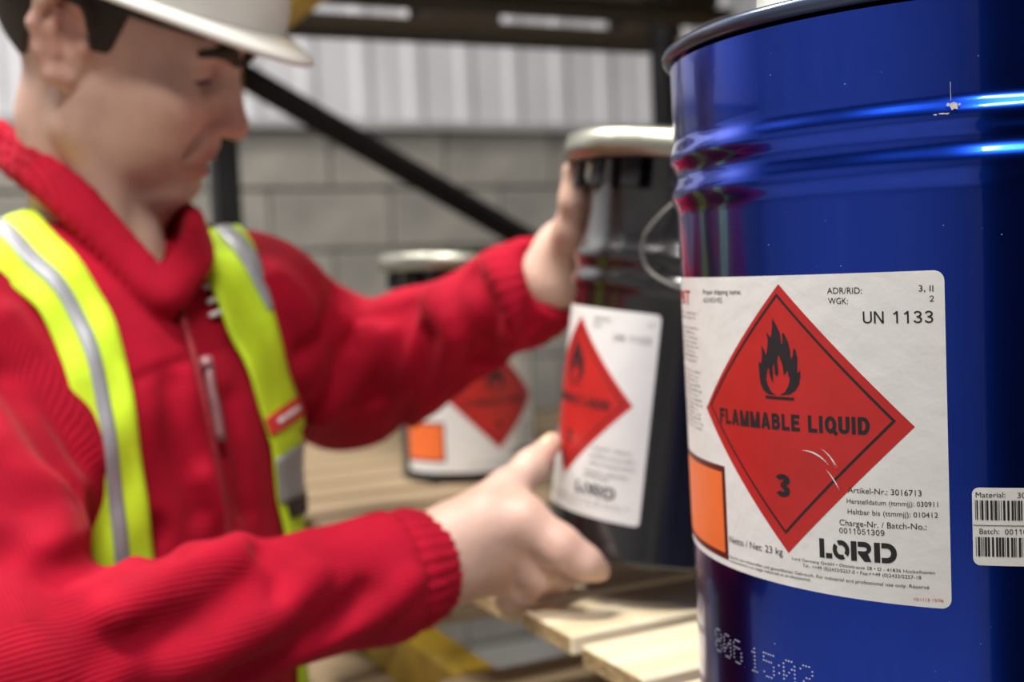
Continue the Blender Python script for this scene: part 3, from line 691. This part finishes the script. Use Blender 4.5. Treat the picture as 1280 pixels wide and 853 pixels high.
# ---- head, in head axes: +x face, -y his right, z up ----------------
hd = Sdf()
hd.ell((-.012, 0, .035), (.100, .077, .088), k=.01)
hd.ell((.030, 0, -.020), (.066, .064, .082), k=.03)
hd.ell((.035, 0, -.055), (.052, .050, .055), k=.03)
for s in (-1, 1):
    hd.cap((.002, s*.057, -.045), (.004, s*.054, -.068), .016, .016, .022)         # jaw angle
    hd.cap((.004, s*.054, -.070), (.060, s*.022, -.104), .015, .017, .02)          # jaw line
    hd.ell((.062, s*.042, -.026), (.026, .022, .022), k=.02)                      # cheek bone
    hd.ell((.056, s*.036, -.060), (.026, .020, .03), k=.025)                      # cheek
hd.cap((.074, -.014, -.103), (.074, .014, -.103), .0175, .0175, .016)              # chin
hd.cap((.082, -.036, .020), (.082, .036, .020), .0135, .0135, .012)                # brow
for s in (-1, 1):
    hd.ell((.092, s*.031, -.001), (.018, .018, .0125), k=.009, op='s')            # eye socket
    hd.ell((.0755, s*.0315, .000), (.0125, .0145, .0115), k=.005)                  # lids
    hd.ell((.0885, s*.032, -.0045), (.006, .012, .0012), k=.003, op='s')          # lid line
hd.cap((.088, 0, .012), (.098, 0, -.010), .0085, .009, .012)                       # nose bridge
hd.cap((.098, 0, -.010), (.1075, 0, -.033), .009, .0125, .008)                     # nose
hd.ell((.109, 0, -.0365), (.0125, .0115, .0105), k=.006)
for s in (-1, 1):
    hd.ell((.0975, s*.0125, -.0415), (.0105, .0075, .0075), k=.006)               # wings
    hd.ell((.102, s*.0065, -.0495), (.005, .003, .003), k=.003, op='s')
hd.cap((.082, -.018, -.062), (.082, .018, -.062), .0135, .0135, .012)              # muzzle
hd.cap((.088, -.016, -.0675), (.0935, 0, -.0655), .0055, .007, .005); hd.cap((.088, .016, -.0675), (.0935, 0, -.0655), .0055, .007, .005)
hd.cap((.085, -.014, -.0805), (.0905, 0, -.0815), .006, .0078, .005); hd.cap((.085, .014, -.0805), (.0905, 0, -.0815), .006, .0078, .005)
hd.path([(.083, -.030, -.0765), (.0935, -.012, -.0735), (.0975, 0, -.0732), (.0935, .012, -.0735), (.083, .030, -.0765)], [.0022]*5, .003, 's')
for s in (-1, 1): hd.path([(.096, s*.019, -.036), (.089, s*.031, -.055), (.080, s*.036, -.072)], [.0024, .003, .0015], .008, 's')   # smile fold
for s in (-1, 1):                                                                  # ears
    hd.ell((-.012, s*.073, -.004), (.020, .008, .032), k=.008)
    rim = [(.002, s*.078, .012), (-.006, s*.083, .027), (-.020, s*.087, .031), (-.032, s*.089, .020), (-.034, s*.089, .002), (-.026, s*.086, -.016), (-.014, s*.082, -.032), (-.004, s*.078, -.033)]
    hd.path(rim, [.004, .0045, .005, .005, .005, .0048, .007, .006], .006)
    hd.ell((-.010, s*.084, -.001), (.010, .007, .014), k=.005, op='s')
    hd.path([(-.022, s*.082, .016), (-.023, s*.0835, .0), (-.014, s*.082, -.015)], [.0035, .004, .0035], .005)
    hd.ell((.003, s*.077, -.004), (.005, .005, .007), k=.005)
def head_fn(P): return hd((P-HP)@HR)

# ---- whole body: one continuous surface -----------------------------
bd = Sdf()
bd.add(head_fn, HP, .2, .012)
bd.path([H(-.018, 0, -.035), H(-.018, 0, -.075), NB+np.array([.008, 0, -.01])], [.050, .047, .054], .02)
bd.cap(H(.0, -.052, -.055), T(.055, -.012, -.02), .013, .012, .02); bd.cap(H(.0, .052, -.055), T(.055, .012, -.02), .013, .012, .02)
bd.ell(H(.062, 0, -.122), (.012, .012, .014), k=.02)
bd.cap(T(0, -.12, -.06), T(0, .11, -.085), .055, .050, .04)
for u, rw, rd in ((-.14, .135, .085), (-.27, .13, .085), (-.40, .125, .085), (-.52, .13, .09)): bd.ell(T(.005, 0, u), (rd, rw, .12), TR, .05)
bd.path([SH_R, EL_R, WR_R], [.048, .036, .026], .02); bd.path([SH_L, EL_L, WR_L], [.048, .036, .026], .02)
bd.cap(T(0, .1, -.09), SH_L, .05, .048, .03)
for s in (-1, 1):
    hp = HIP+LD*s*.09; kn = np.array([hp[0]+.02, hp[1], FLOOR+.48])+LD*s*.03; an = np.array([kn[0]-.03, kn[1], FLOOR+.10])+LD*s*.01
    bd.path([hp, kn, an], [.078, .052, .036], .03); bd.cap(an, an+FD*.13+np.array([0, 0, -.055]), .035, .028, .02)
    if s < 0: LEG_R = (hp, kn, an)
    else: LEG_L = (hp, kn, an)
# right hand: back towards the lens, thumb up, index along the can, the rest hooked below it
hk = .011
wr = [px(548, 676, .887), px(548, 722, .89)]
mcp = [px(655, 650, .893), px(657, 678, .905), px(648, 703, .918), px(634, 724, .928)]
carp = [px(566, 672, .89), px(562, 690, .893), px(560, 706, .896), px(560, 720, .90)]
bd.cap(WR_R, px(572, 697, .893), .029, .027, .02)
bd.cap(wr[0], wr[1], .021, .022, .02)
for c, q, r0, r1 in zip(carp, mcp, (.021, .022, .021, .019), (.0168, .0165, .0155, .0138)): bd.cap(c, q, r0, r1, .014)
bd.path([mcp[0], px(701, 684, .886), px(731, 704, .886), px(750, 714, .891)], [.0172, .0150, .0122, .0085], .010)
bd.path([mcp[1], px(671, 716, .905), px(700, 722, .94), px(722, 716, .965)], [.0165, .0138, .0115, .009], .007)
bd.path([mcp[2], px(655, 735, .925), px(680, 736, .955), px(704, 729, .975)], [.0155, .0130, .011, .0085], .007)
bd.path([mcp[3], px(638, 747, .935), px(658, 748, .957), px(678, 742, .972)], [.0138, .0115, .010, .008], .007)
bd.path([px(583, 657, .895), px(632, 613, .915)], [.0215, .0150], .016)
bd.path([px(632, 613, .915), px(664, 583, .932), px(690, 554, .955)], [.0150, .0128, .0088], .008)
bd.cap(px(612, 640, .90), px(648, 645, .90), .017, .013, .014)
# left hand: behind the can, thumb up along its edge, fingers round the back
bd.path([WR_L, px(706, 318, 1.065)], [.028, .030], .02)
lmc = [px(742, 262, 1.085), px(752, 276, 1.10), px(755, 294, 1.105), px(752, 312, 1.105)]
lcp = [px(708, 305, 1.07), px(710, 316, 1.075), px(710, 328, 1.08), px(706, 338, 1.08)]
for c, q, r in zip(lcp, lmc, (.0165, .016, .015, .0135)): bd.cap(c, q, r+.004, r, .013)
for q, du, r in zip(lmc, (0, 4, 8, 12), (.0115, .0115, .0108, .0098)):
    k0 = np.array(q); bd.path([k0, k0+np.array([.042, .018, .006]), k0+np.array([.068, .008, .010]), k0+np.array([.088, -.006, .012])], [r+.003, r, r-.001, r-.0025], .007)
bd.path([px(703, 318, 1.05), px(717, 285, 1.02), px(720, 250, 1.004), px(716, 214, 1.0)], [.021, .0155, .0130, .0092], .010)

# ---- jacket ---------------------------------------------------------
def torso_jacket():
    j = Sdf()
    j.cap(T(-.005, -.145, -.070), T(.005, .135, -.078), .070, .068, .05)
    j.ell(T(-.01, 0, -.04), (.07, .095, .065), TR, .04)
    j.ell(T(.012, 0, -.17), (.128, .180, .15), TR, .05)
    j.ell(T(.015, 0, -.33), (.130, .172, .17), TR, .06)
    j.ell(T(.010, 0, -.50), (.128, .172, .16), TR, .06)
    return j
tj = torso_jacket()
fj = torso_jacket(); fj.cap(T(0, .12, -.078), SH_L, .068, .074, .04); fj.cap(SH_L, SH_L*.4+EL_L*.6, .073, .075, .03)   # with the far shoulder
jk = torso_jacket()
def sleeve(pts, rad, end, k=.03):
    n = np.asarray(end[1])/np.linalg.norm(end[1]); c = np.asarray(end[0]); s_ = Sdf(); s_.path(pts, rad, .025)
    P_ = np.array(pts); cc = P_.mean(0); R = np.linalg.norm(P_-cc, axis=1).max()+max(rad)
    def fn(Q):
        return np.maximum(s_(Q), (Q-c)@n)
    jk.add(fn, cc, R, k)
ax_r = WR_R-EL_R; ax_r = ax_r/np.linalg.norm(ax_r); ax_l = WR_L-EL_L; ax_l = ax_l/np.linalg.norm(ax_l)
sleeve([SH_R, SH_R*.5+EL_R*.5+np.array([0, 0, -.004]), EL_R, EL_R*.62+WR_R*.38, CUF_R-ax_r*.045, CUF_R-ax_r*.03, CUF_R+ax_r*.004], [.072, .071, .062, .052, .0415, .0375, .0335], (CUF_R, ax_r))
sleeve([SH_L, SH_L*.4+EL_L*.6, EL_L, EL_L*.6+WR_L*.4, CUF_L-ax_l*.05, CUF_L-ax_l*.03, CUF_L+ax_l*.004], [.073, .075, .069, .055, .044, .039, .0345], (CUF_L, ax_l))
jk.cap(T(0, .12, -.078), SH_L, .068, .074, .04); jk.cap(T(0, -.14, -.075), SH_R, .070, .072, .04)
# stand collar: an upright roll round the neck, open in a V at the throat
col_px = [(194, 332, .937), (150, 288, .940), (95, 232, .946), (40, 186, .97), (2, 160, 1.02), (30, 175, 1.065), (110, 200, 1.085), (190, 235, 1.065), (240, 270, 1.01), (236, 296, .965), (208, 334, .937)]
cpts = catmull([px(*q) for q in col_px], 36)
jk.path(list(cpts), [.0055]*36, .006)
jk.path([p+np.array([0, 0, -.013])+(p-NB)*np.array([.02, .02, 0]) for p in cpts], [.007]*36, .010)
jk.path([p+np.array([0, 0, -.026])+(p-NB)*np.array([.03, .03, 0]) for p in cpts], [.008]*36, .012)
jk0 = jk
def traces(fn, uv, tmax=1.9):
    uv = np.atleast_2d(np.asarray(uv, float)); D = CF+CR*((uv[:, :1]-640)/FPX)-CU*((uv[:, 1:]-426.5)/FPX); D /= np.linalg.norm(D, axis=1)[:, None]
    t = np.full(len(uv), .45); bt = t.copy(); be = np.full(len(uv), 9.); live = np.ones(len(uv), bool)
    for _ in range(80):
        if not live.any(): break
        e = fn(D[live]*t[live][:, None]); k = np.where(live)[0]; b = e < be[k]; be[k[b]] = e[b]; bt[k[b]] = t[k[b]]
        t[k] += np.maximum(np.minimum(e, .06)*.8, .0006); live[k] = (e > .0008) & (t[k] < tmax)
    return D*bt[:, None]
def grads(fn, P, e=.002):
    G = np.stack([fn(P+np.eye(3)[i]*e)-fn(P-np.eye(3)[i]*e) for i in range(3)], 1); return G/(np.linalg.norm(G, axis=1)[:, None]+1e-9)
def ontos(fn, P, it=4):
    for _ in range(it): P = P-grads(fn, P)*fn(P)[:, None]
    return P
def trace(fn, u, v): return traces(fn, [(u, v)])[0]
def grad(fn, p): return grads(fn, np.asarray(p)[None])[0]
FOLDS = [  # traced along the creases of the sleeves: pixels, height in m (minus = valley), width in m
    ([(150, 664), (185, 676), (222, 696)], -.008, .011), ([(70, 712), (125, 694), (190, 668)], -.011, .012),
    ([(30, 600), (75, 606), (110, 614)], .003, .016), 
    ([(150, 765), (230, 712), (290, 690)], .007, .014), ([(130, 812), (240, 775), (312, 728)], -.007, .011),
    ([(225, 838), (330, 783), (392, 722)], .008, .012), ([(300, 845), (395, 800), (455, 742)], -.006, .010),
    ([(385, 812), (470, 770), (515, 726)], .005, .010), ([(330, 690), (350, 712), (345, 745)], -.005, .009),
    ([(10, 400), (70, 480), (118, 572)], .005, .016), ([(0, 470), (50, 540), (95, 610)], -.005, .014), ([(0, 690), (60, 740), (120, 830)], -.006, .014), ([(0, 560), (70, 640), (60, 700)], .004, .02),
    ([(470, 500), (495, 430), (512, 385)], -.010, .012), ([(440, 430), (458, 400), (500, 392)], -.006, .012),
    ([(540, 372), (566, 420), (560, 480)], .008, .014), ([(590, 345), (610, 400), (600, 450)], -.006, .012), ([(615, 330), (640, 380), (640, 430)], .007, .012),
    ([(400, 520), (440, 470), (455, 410)], .008, .016), ([(380, 440), (410, 400), (425, 365)], -.006, .014), ([(520, 530), (570, 480), (622, 452)], .006, .012), ([(495, 540), (525, 470), (530, 420)], -.005, .01),
    ([(345, 350), (385, 400), (395, 470)], .006, .018), ([(660, 320), (672, 365), (662, 410)], -.006, .01),
    ([(165, 478), (200, 462), (236, 450)], -.003, .004), ([(246, 446), (275, 436), (300, 424)], -.003, .004),
    ([(215, 480), (225, 560), (250, 640)], -.005, .012), ([(290, 500), (300, 570), (310, 640)], -.004, .010), ([(255, 600), (275, 640), (300, 675)], .004, .012),
]
fold3 = []
for pp, A, w in FOLDS: fold3.append((traces(jk0, catmull(pp, 7)), A, w))
cuffs = [(CUF_R, ax_r), (CUF_L, ax_l)]
def arm_frame(axv):
    x = np.cross(axv, UP); x /= np.linalg.norm(x); return x, np.cross(axv, x)
def folds(P, d):
    near = np.abs(d) < .05
    Q = P[near]; e = d[near]
    for pts, A, w in fold3:
        c = pts.mean(0); R = np.linalg.norm(pts-c, axis=1).max()+3*w
        m_ = np.einsum('ij,ij->i', Q-c, Q-c) < R*R
        if m_.any(): e[m_] -= float(np.clip(A*2., -.017, .016))*np.exp(-(polydist(Q[m_], pts)/(w*.9))**2)
    # loose cloth ripple and the knitted cuffs
    e -= .0012*np.sin(Q[:, 0]*46+1.7*np.sin(Q[:, 2]*31)+Q[:, 1]*24)+.0010*np.sin(Q[:, 2]*71+2*np.sin(Q[:, 0]*37)+Q[:, 1]*15)
    for c, axv in cuffs:
        r = Q-c; t = r@axv; m_ = (t > -.036) & (t < .01) & (np.einsum('ij,ij->i', r, r) < .075**2)
        if m_.any():
            x, y = arm_frame(axv); a = np.arctan2(r[m_]@y, r[m_]@x); e[m_] -= .0016*np.sin(a*28)
            e[m_] += .0035*np.exp(-((t[m_]+.034)/.005)**2)
    d = d.copy(); d[near] = e; return d
jk.post.append(folds)

person = empty('person', (HIP[0], HIP[1], FLOOR))
tag(person, 'worker in white hard hat, red fleece and yellow hi-vis vest holding a black tin', 'person')
PI_ = Matrix.Translation(person.location).inverted()
def pin(o): o.parent = person; o.matrix_parent_inverse = PI_; return o
V, F = net(bd, (-.75, .55, FLOOR-.02), (.30, 1.40, .40), .0026)
body, V = np_mesh('body', V, F, M_skin, None, 1); pin(body)
# anatomical colouring: base skin, redder nose, cheeks, ears and finger ends, lips, stubble, paler nails
q = (V-HP)@HR; N_ = len(V); tone = np.tile(np.array([.64, .43, .345]), (N_, 1))
def blend(w, c):
    global tone
    w = np.clip(w, 0, 1)[:, None]; tone = tone*(1-w)+np.array(c)*w
def g(c, r): return np.exp(-(((q-np.array(c))/np.array(r))**2).sum(1))
qa = q.copy(); qa[:, 1] = np.abs(qa[:, 1])
def gs(c, r): return np.exp(-(((qa-np.array(c))/np.array(r))**2).sum(1))
hm = (np.linalg.norm(q, axis=1) < .2)
blend(hm*gs((.075, .03, -.088), (.035, .05, .03))*.6, (.36, .245, .19))

blend(hm*gs((.108, 0, -.036), (.022, .02, .02))*.75, (.60, .24, .19)); blend(hm*gs((.066, .045, -.028), (.025, .03, .02))*.35, (.60, .28, .21))
blend(hm*gs((-.014, .085, 0), (.026, .012, .04))*.6, (.58, .25, .19))
blend(hm*gs((.094, .0, -.0665), (.014, .021, .0065))*.95, (.38, .10, .09)); blend(hm*gs((.09, .0, -.0815), (.014, .019, .0075))*.95, (.45, .12, .10))


for tip in (px(690, 552, .955), px(750, 713, .889)):
    w = np.exp(-(np.linalg.norm(V-tip, axis=1)/.014)**2); blend(w*.35, (.66, .40, .26))
for tip in (px(655, 650, .893), px(657, 690, .905), px(700, 684, .886), px(648, 720, .918)):
    w = np.exp(-(np.linalg.norm(V-tip, axis=1)/.018)**2); blend(w*.35, (.58, .27, .21))
attr(body, 'tone', np.concatenate([tone, np.ones((N_, 1))], 1), 'COLOR')
# nails
def nail(c, along, outw, name='fingernail'):
    a = np.asarray(along)/np.linalg.norm(along); n = np.asarray(outw, float); n -= a*(n@a); n /= np.linalg.norm(n); b = np.cross(n, a); Vn = []; Fn = []
    for i in range(5):
        for j in range(5):
            u = (i/4-.5)*.012; v = (j/4-.5)*.010*(1-.25*abs(i/4-.4)); hgt = -v*v*55-.0006*(abs(i/4-.5)*2)**3; Vn.append(c+a*u+b*v+n*hgt)
    for i in range(4):
        for j in range(4): Fn.append((i*5+j, i*5+5+j, i*5+6+j, i*5+j+1))
    o = mesh_obj(name, Vn, Fn, M_nail, None, True); pin(o); md = o.modifiers.new('thickness', 'SOLIDIFY'); md.thickness = .0012; md.offset = -1
M_nail = mat('fingernail', (.72, .56, .38), .35, var=.04, scale=80)
def nail_at(tipa, tipb, r, view):
    ax = tipb-tipa; c = tipb-ax/np.linalg.norm(ax)*.003; nail(c+np.asarray(view)/np.linalg.norm(view)*(r+.0022), ax, view)
nail_at(px(664, 583, .932), px(690, 554, .955), .0092, (-.35, -.75, .55)); nail_at(px(731, 704, .886), px(750, 714, .891), .0088, (.25, -.85, .45))

V, F = net(jk, (-.75, .55, -.62), (.20, 1.42, .26), .0032)
jacket, V = np_mesh('fleece_jacket', V, F, M_fleece, None, 1); pin(jacket); jacket['label'] = 'red ribbed fleece jacket'
# rib coordinate: around each sleeve, across the body
def seg_t(P, a, b): d = b-a; return np.clip((P-a)@d/(d@d), 0, 1)
def near_arm(P, a, b, c):
    d1 = polydist(P, np.array([a, b, c])); return d1
dr_, dl_ = polydist(V, np.array([SH_R*.6+EL_R*.4, EL_R, WR_R])), polydist(V, np.array([SH_L*.6+EL_L*.4, EL_L, WR_L]))
rib = (V-NB)@LD*1.15
for dd, s0, e0, w0, axv in ((dr_, SH_R, EL_R, WR_R, ax_r), (dl_, SH_L, EL_L, WR_L, ax_l)):
    on = dd < .10
    t0 = seg_t(V, s0, e0); t1 = seg_t(V, e0, w0); c0 = s0+t0[:, None]*(e0-s0); c1 = e0+t1[:, None]*(w0-e0)
    up_ = np.linalg.norm(V-c0, axis=1) < np.linalg.norm(V-c1, axis=1)
    au = (e0-s0)/np.linalg.norm(e0-s0)
    ru = V-c0; rf = V-c1
    xu, yu = arm_frame(au); xf, yf = arm_frame(axv)
    vu = np.arctan2(ru@yu, ru@xu)*.075; vf = np.arctan2(rf@yf, rf@xf)*.062
    rib = np.where(on, np.where(up_, vu, vf), rib)
attr(jacket, 'rib', rib)

# trousers and boots
tz = Sdf(); tz.ell(HIP+UP*.02, (.125, .165, .12), TR, .04)
for hp, kn, an in (LEG_R, LEG_L): tz.path([hp, kn, an+UP*.02], [.095, .072, .062], .03)
V, F = net(tz, (-.8, .6, FLOOR+.02), (.1, 1.4, -.35), .006); tro, _ = np_mesh('trousers', V, F, M_trouser, None, 1); pin(tro)
for hp, kn, an in (LEG_R, LEG_L):
    b = Sdf(); b.cap(an+UP*.05, an-UP*.03, .052, .052, .02); b.cap(an-UP*.05, an+FD*.16-UP*.062, .045, .036, .02)
    b.post.append(lambda P, d: np.maximum(d, FLOOR+.001-P[:, 2]))
    V, F = net(b, an-.3, an+.3, .005); bo, _ = np_mesh('boot', V, F, M_boot, None, 1); pin(bo)

# ---- hi-vis vest: panels laid on the jacket -------------------------
def panel(name, I, O, f0, f1, off, material, n=44, m_=8, u0=0., u1=1., th=.003, parent=None):
    I = catmull(I, n*3); O = catmull(O, n*3); UV = []
    for t in np.linspace(u0, u1, n)*(n*3-1):
        k = min(int(t), n*3-2); f = t-k; a = I[k]*(1-f)+I[k+1]*f; b = O[k]*(1-f)+O[k+1]*f
        w0 = f0 if not callable(f0) else f0(t/(n*3-1)); w1 = f1 if not callable(f1) else f1(t/(n*3-1))
        for j in range(m_):
            w = w0+(w1-w0)*j/(m_-1); UV.append(a*(1-w)+b*w)
    fn = fj if I[0][0] > 100 else tj; UV = np.array(UV); Q = ontos(fn, traces(fn, UV)); G_ = grads(fn, Q); rip = .0015*np.sin(UV[:, 0]*.06+UV[:, 1]*.045)
    top = list(Q+G_*(off+rip)[:, None]); bot = list(Q+G_*(off+rip-th)[:, None])
    V = top+bot; F = []; K = len(top)
    for i in range(n-1):
        for j in range(m_-1):
            k = i*m_+j; F += [(k, k+1, k+m_+1, k+m_), (K+k, K+k+m_, K+k+m_+1, K+k+1)]
    for i in range(n-1):
        k = i*m_; F += [(k, k+m_, K+k+m_, K+k), (k+m_-1, K+k+m_-1, K+k+2*m_-1, k+2*m_-1)]
    for j in range(m_-1):
        k = j; F += [(k, K+k, K+k+1, k+1)]; k = (n-1)*m_+j; F += [(k, k+1, K+k+1, K+k)]
    o = mesh_obj(name, V, F, material, None, True)
    if parent is None: pin(o)
    else: o.parent = parent
    return o
NI = [(-70, 160), (0, 228), (60, 288), (118, 360), (152, 440), (168, 530), (180, 620), (192, 720), (205, 880)]
NO = [(-150, 245), (-60, 300), (0, 350), (50, 398), (80, 465), (98, 545), (108, 640), (114, 740), (118, 880)]
FI = [(236, 250), (243, 318), (272, 392), (303, 462), (327, 530), (340, 600), (355, 700), (374, 880)]
FO = [(268, 256), (310, 302), (331, 362), (347, 432), (366, 502), (381, 580), (399, 690), (424, 880)]
vest = panel('hi_vis_vest', NI, NO, 0, 1, .0065, M_vest, 60, 10); vest['label'] = 'fluorescent yellow vest panel'
vest2 = panel('hi_vis_vest', FI, FO, 0, 1, .0065, M_vest, 60, 8); vest2['label'] = 'fluorescent yellow vest panel'
panel('reflective_stripe', NI, NO, .40, .63, .0085, M_reflect, 50, 4, parent=vest, th=.0025)
panel('reflective_stripe', FI, FO, lambda u: min(.35+u*1.6, .93), lambda u: min(.68+u*1.5, 1.0), .0085, M_reflect, 26, 4, 0.03, .34, parent=vest2, th=.0025)
panel('red_badge', FI, FO, 0, 1, .0085, M_badge, 8, 6, .56, .605, parent=vest2, th=.0025)
panel('badge_lettering', FI, FO, .25, .9, .0095, M_white, 4, 5, .577, .588, parent=vest2, th=.001)
panel('reflective_band', FI, FO, 0, 1, .0085, M_reflect, 10, 6, .665, .765, parent=vest2, th=.0025)
panel('dark_tab', FI, FO, .15, 1, .0095, M_darkstrip, 5, 5, .765, .795, parent=vest2, th=.0025)
panel('side_panel', [(-120, 700), (-60, 760), (-30, 880)], [(60, 800), (80, 840), (100, 890)], 0, 1, .0075, M_vest, 14, 8, parent=vest)
# zip, pull and the embroidered chest mark
zp = ontos(tj, traces(tj, catmull([(206, 352), (222, 390), (240, 450), (256, 520), (270, 590), (286, 690), (300, 800)], 30)))
zp = list(zp+grads(tj, zp)*.004)
V, F = tube(zp, .0035, 6); o = pin(mesh_obj('zip', V, F, M_zip, None, True))
pl = [trace(tj, u, v) for u, v in catmull([(253, 462), (257, 490), (263, 520), (268, 552)], 8)]; pl = [p+grad(tj, p)*.008 for p in pl]
V, F = tube(pl, .0042, 8); o = pin(mesh_obj('zip_pull', V, F, M_pull, None, True)); o['label'] = 'greyish zip pull tab'
sl = [trace(tj, u, v) for u, v in ((250, 452), (253, 466))]; sl = [p+grad(tj, p)*.007 for p in sl]
V, F = tube(sl, .006, 8); pin(mesh_obj('zip_slider', V, F, M_pull, None, True))
for (u0, v0, u1, v1) in ((252, 362, 268, 358), (257, 380, 274, 374), (260, 397, 281, 389)):
    s_ = [trace(tj, u0+(u1-u0)*k/4, v0+(v1-v0)*k/4) for k in range(5)]; s_ = [p+grad(tj, p)*.003 for p in s_]
    V, F = tube(s_, .0022, 6); pin(mesh_obj('chest_embroidery', V, F, M_white, None, True))

# ---- hair, brows, eyes, helmet ---------------------------------------
def hair_fn(P):
    q = (P-HP)@HR; d = hd(q)-.0035; y = np.abs(q[:, 1]); x = q[:, 0]; z = q[:, 2]
    # keep only scalp: above the ears, side burns, nape
    sm = lambda a, b: np.clip((x-a)/(b-a), 0, 1)**2*(3-2*np.clip((x-a)/(b-a), 0, 1))
    line = -.072+.097*sm(-.066, -.036)-.030*sm(-.004, .010)+.075*sm(.018, .040)
    reg = (line-z)*.35
    return np.maximum(d, reg)
hs = Sdf(); hs.add(hair_fn, HP, .2, .0001)
V, F = net(hs, HP-.17, HP+.17, .003); ho, _ = np_mesh('hair', V, F, M_hair, None, 1); pin(ho); ho['label'] = 'short dark brown hair'
for s in (-1, 1):
    bp_ = ontos(hd, np.array([(.105, s*.010, .017), (.102, s*.022, .0225), (.098, s*.038, .0250), (.084, s*.056, .0185)])); bp_ = bp_+grads(hd, bp_)*.0012
    b = Sdf(); b.path([H(*v) for v in bp_], [.0046, .0058, .0054, .0034], .004)
    V, F = net(b, H(.085, s*.03, .02)-.05, H(.085, s*.03, .02)+.05, .0016); bo, _ = np_mesh('eyebrow', V, F, M_hair, None, 1); pin(bo)
    lp = [H(*v) for v in ((.0845, s*.0195, -.0045), (.0883, s*.031, -.0035), (.0805, s*.0445, -.0060))]
    V, F = tube(catmull(lp, 12), .0015, 6); pin(mesh_obj('eyelashes', V, F, M_hair, None, True))
    bm = bmesh.new(); bmesh.ops.create_uvsphere(bm, u_segments=16, v_segments=10, radius=.0105); e = bm_obj('eye', bm, M_eye, None, True); e.location = H(.0765, s*.0315, -.0025); pin(e)
def helm(name, verts, faces, material, parent=None):
    o = mesh_obj(name, [H(*v) for v in verts], faces, material, None, True)
    if parent is None: return pin(o)
    o.parent = parent; return o
def hring(z, rx, ry, cx, n=72): return [(cx+rx*math.cos(2*math.pi*i/n), ry*math.sin(2*math.pi*i/n), z) for i in range(n)]
def loft(rings):
    n = len(rings[0]); V = [v for r in rings for v in r]; F = []
    for j in range(len(rings)-1):
        for i in range(n): F.append((j*n+i, j*n+(i+1) % n, (j+1)*n+(i+1) % n, (j+1)*n+i))
    return V, F
def brimr(w, dz):
    """brim outline: narrow at the sides, a peak at the front"""
    out = []
    for i in range(72):
        a = 2*math.pi*i/72; pk = max(0, math.cos(a))**2.2; r = .010+.018*pk
        x = .004+(.123+r*w)*math.cos(a); y = (.100+r*w*.8)*math.sin(a); out.append((x, y, .046+dz-.007*w*pk-.003*w))
    return out
rings = []
for k in range(0, 11):
    a = math.pi/2*k/10; rings.append(hring(.050+.105*math.sin(a), max(.123*math.cos(a)**.75, .001), max(.100*math.cos(a)**.75, .001), .004))
V, F = loft([brimr(0, 0)]+rings); shell = helm('hard_hat', V, F, M_helmet); shell['label'] = 'white hard hat'
md = shell.modifiers.new('thickness', 'SOLIDIFY'); md.thickness = .003; md.offset = -1
V, F = loft([brimr(0, .002), brimr(.5, .002), brimr(1, .001), brimr(1.06, -.002), brimr(1, -.004), brimr(.5, -.003), brimr(-.4, -.003)]); helm('brim', V, F, M_helmet, shell)
V, F = loft([hring(.030, .103, .083, -.004), hring(.060, .103, .083, -.004), hring(.060, .1, .08, -.004), hring(.030, .1, .08, -.004), hring(.030, .103, .083, -.004)]); helm('headband', V, F, M_helmin, shell)
for yy in (-.03, 0, .03):
    V = []; F = []
    pts = [(-.004+.113*math.cos(a), yy*.9, .055+.108*math.sin(a)) for a in np.linspace(.45, 2.6, 18)]
    V, F = tube(pts, .004, 6); helm('crown_ridge', V, F, M_helmet, shell)
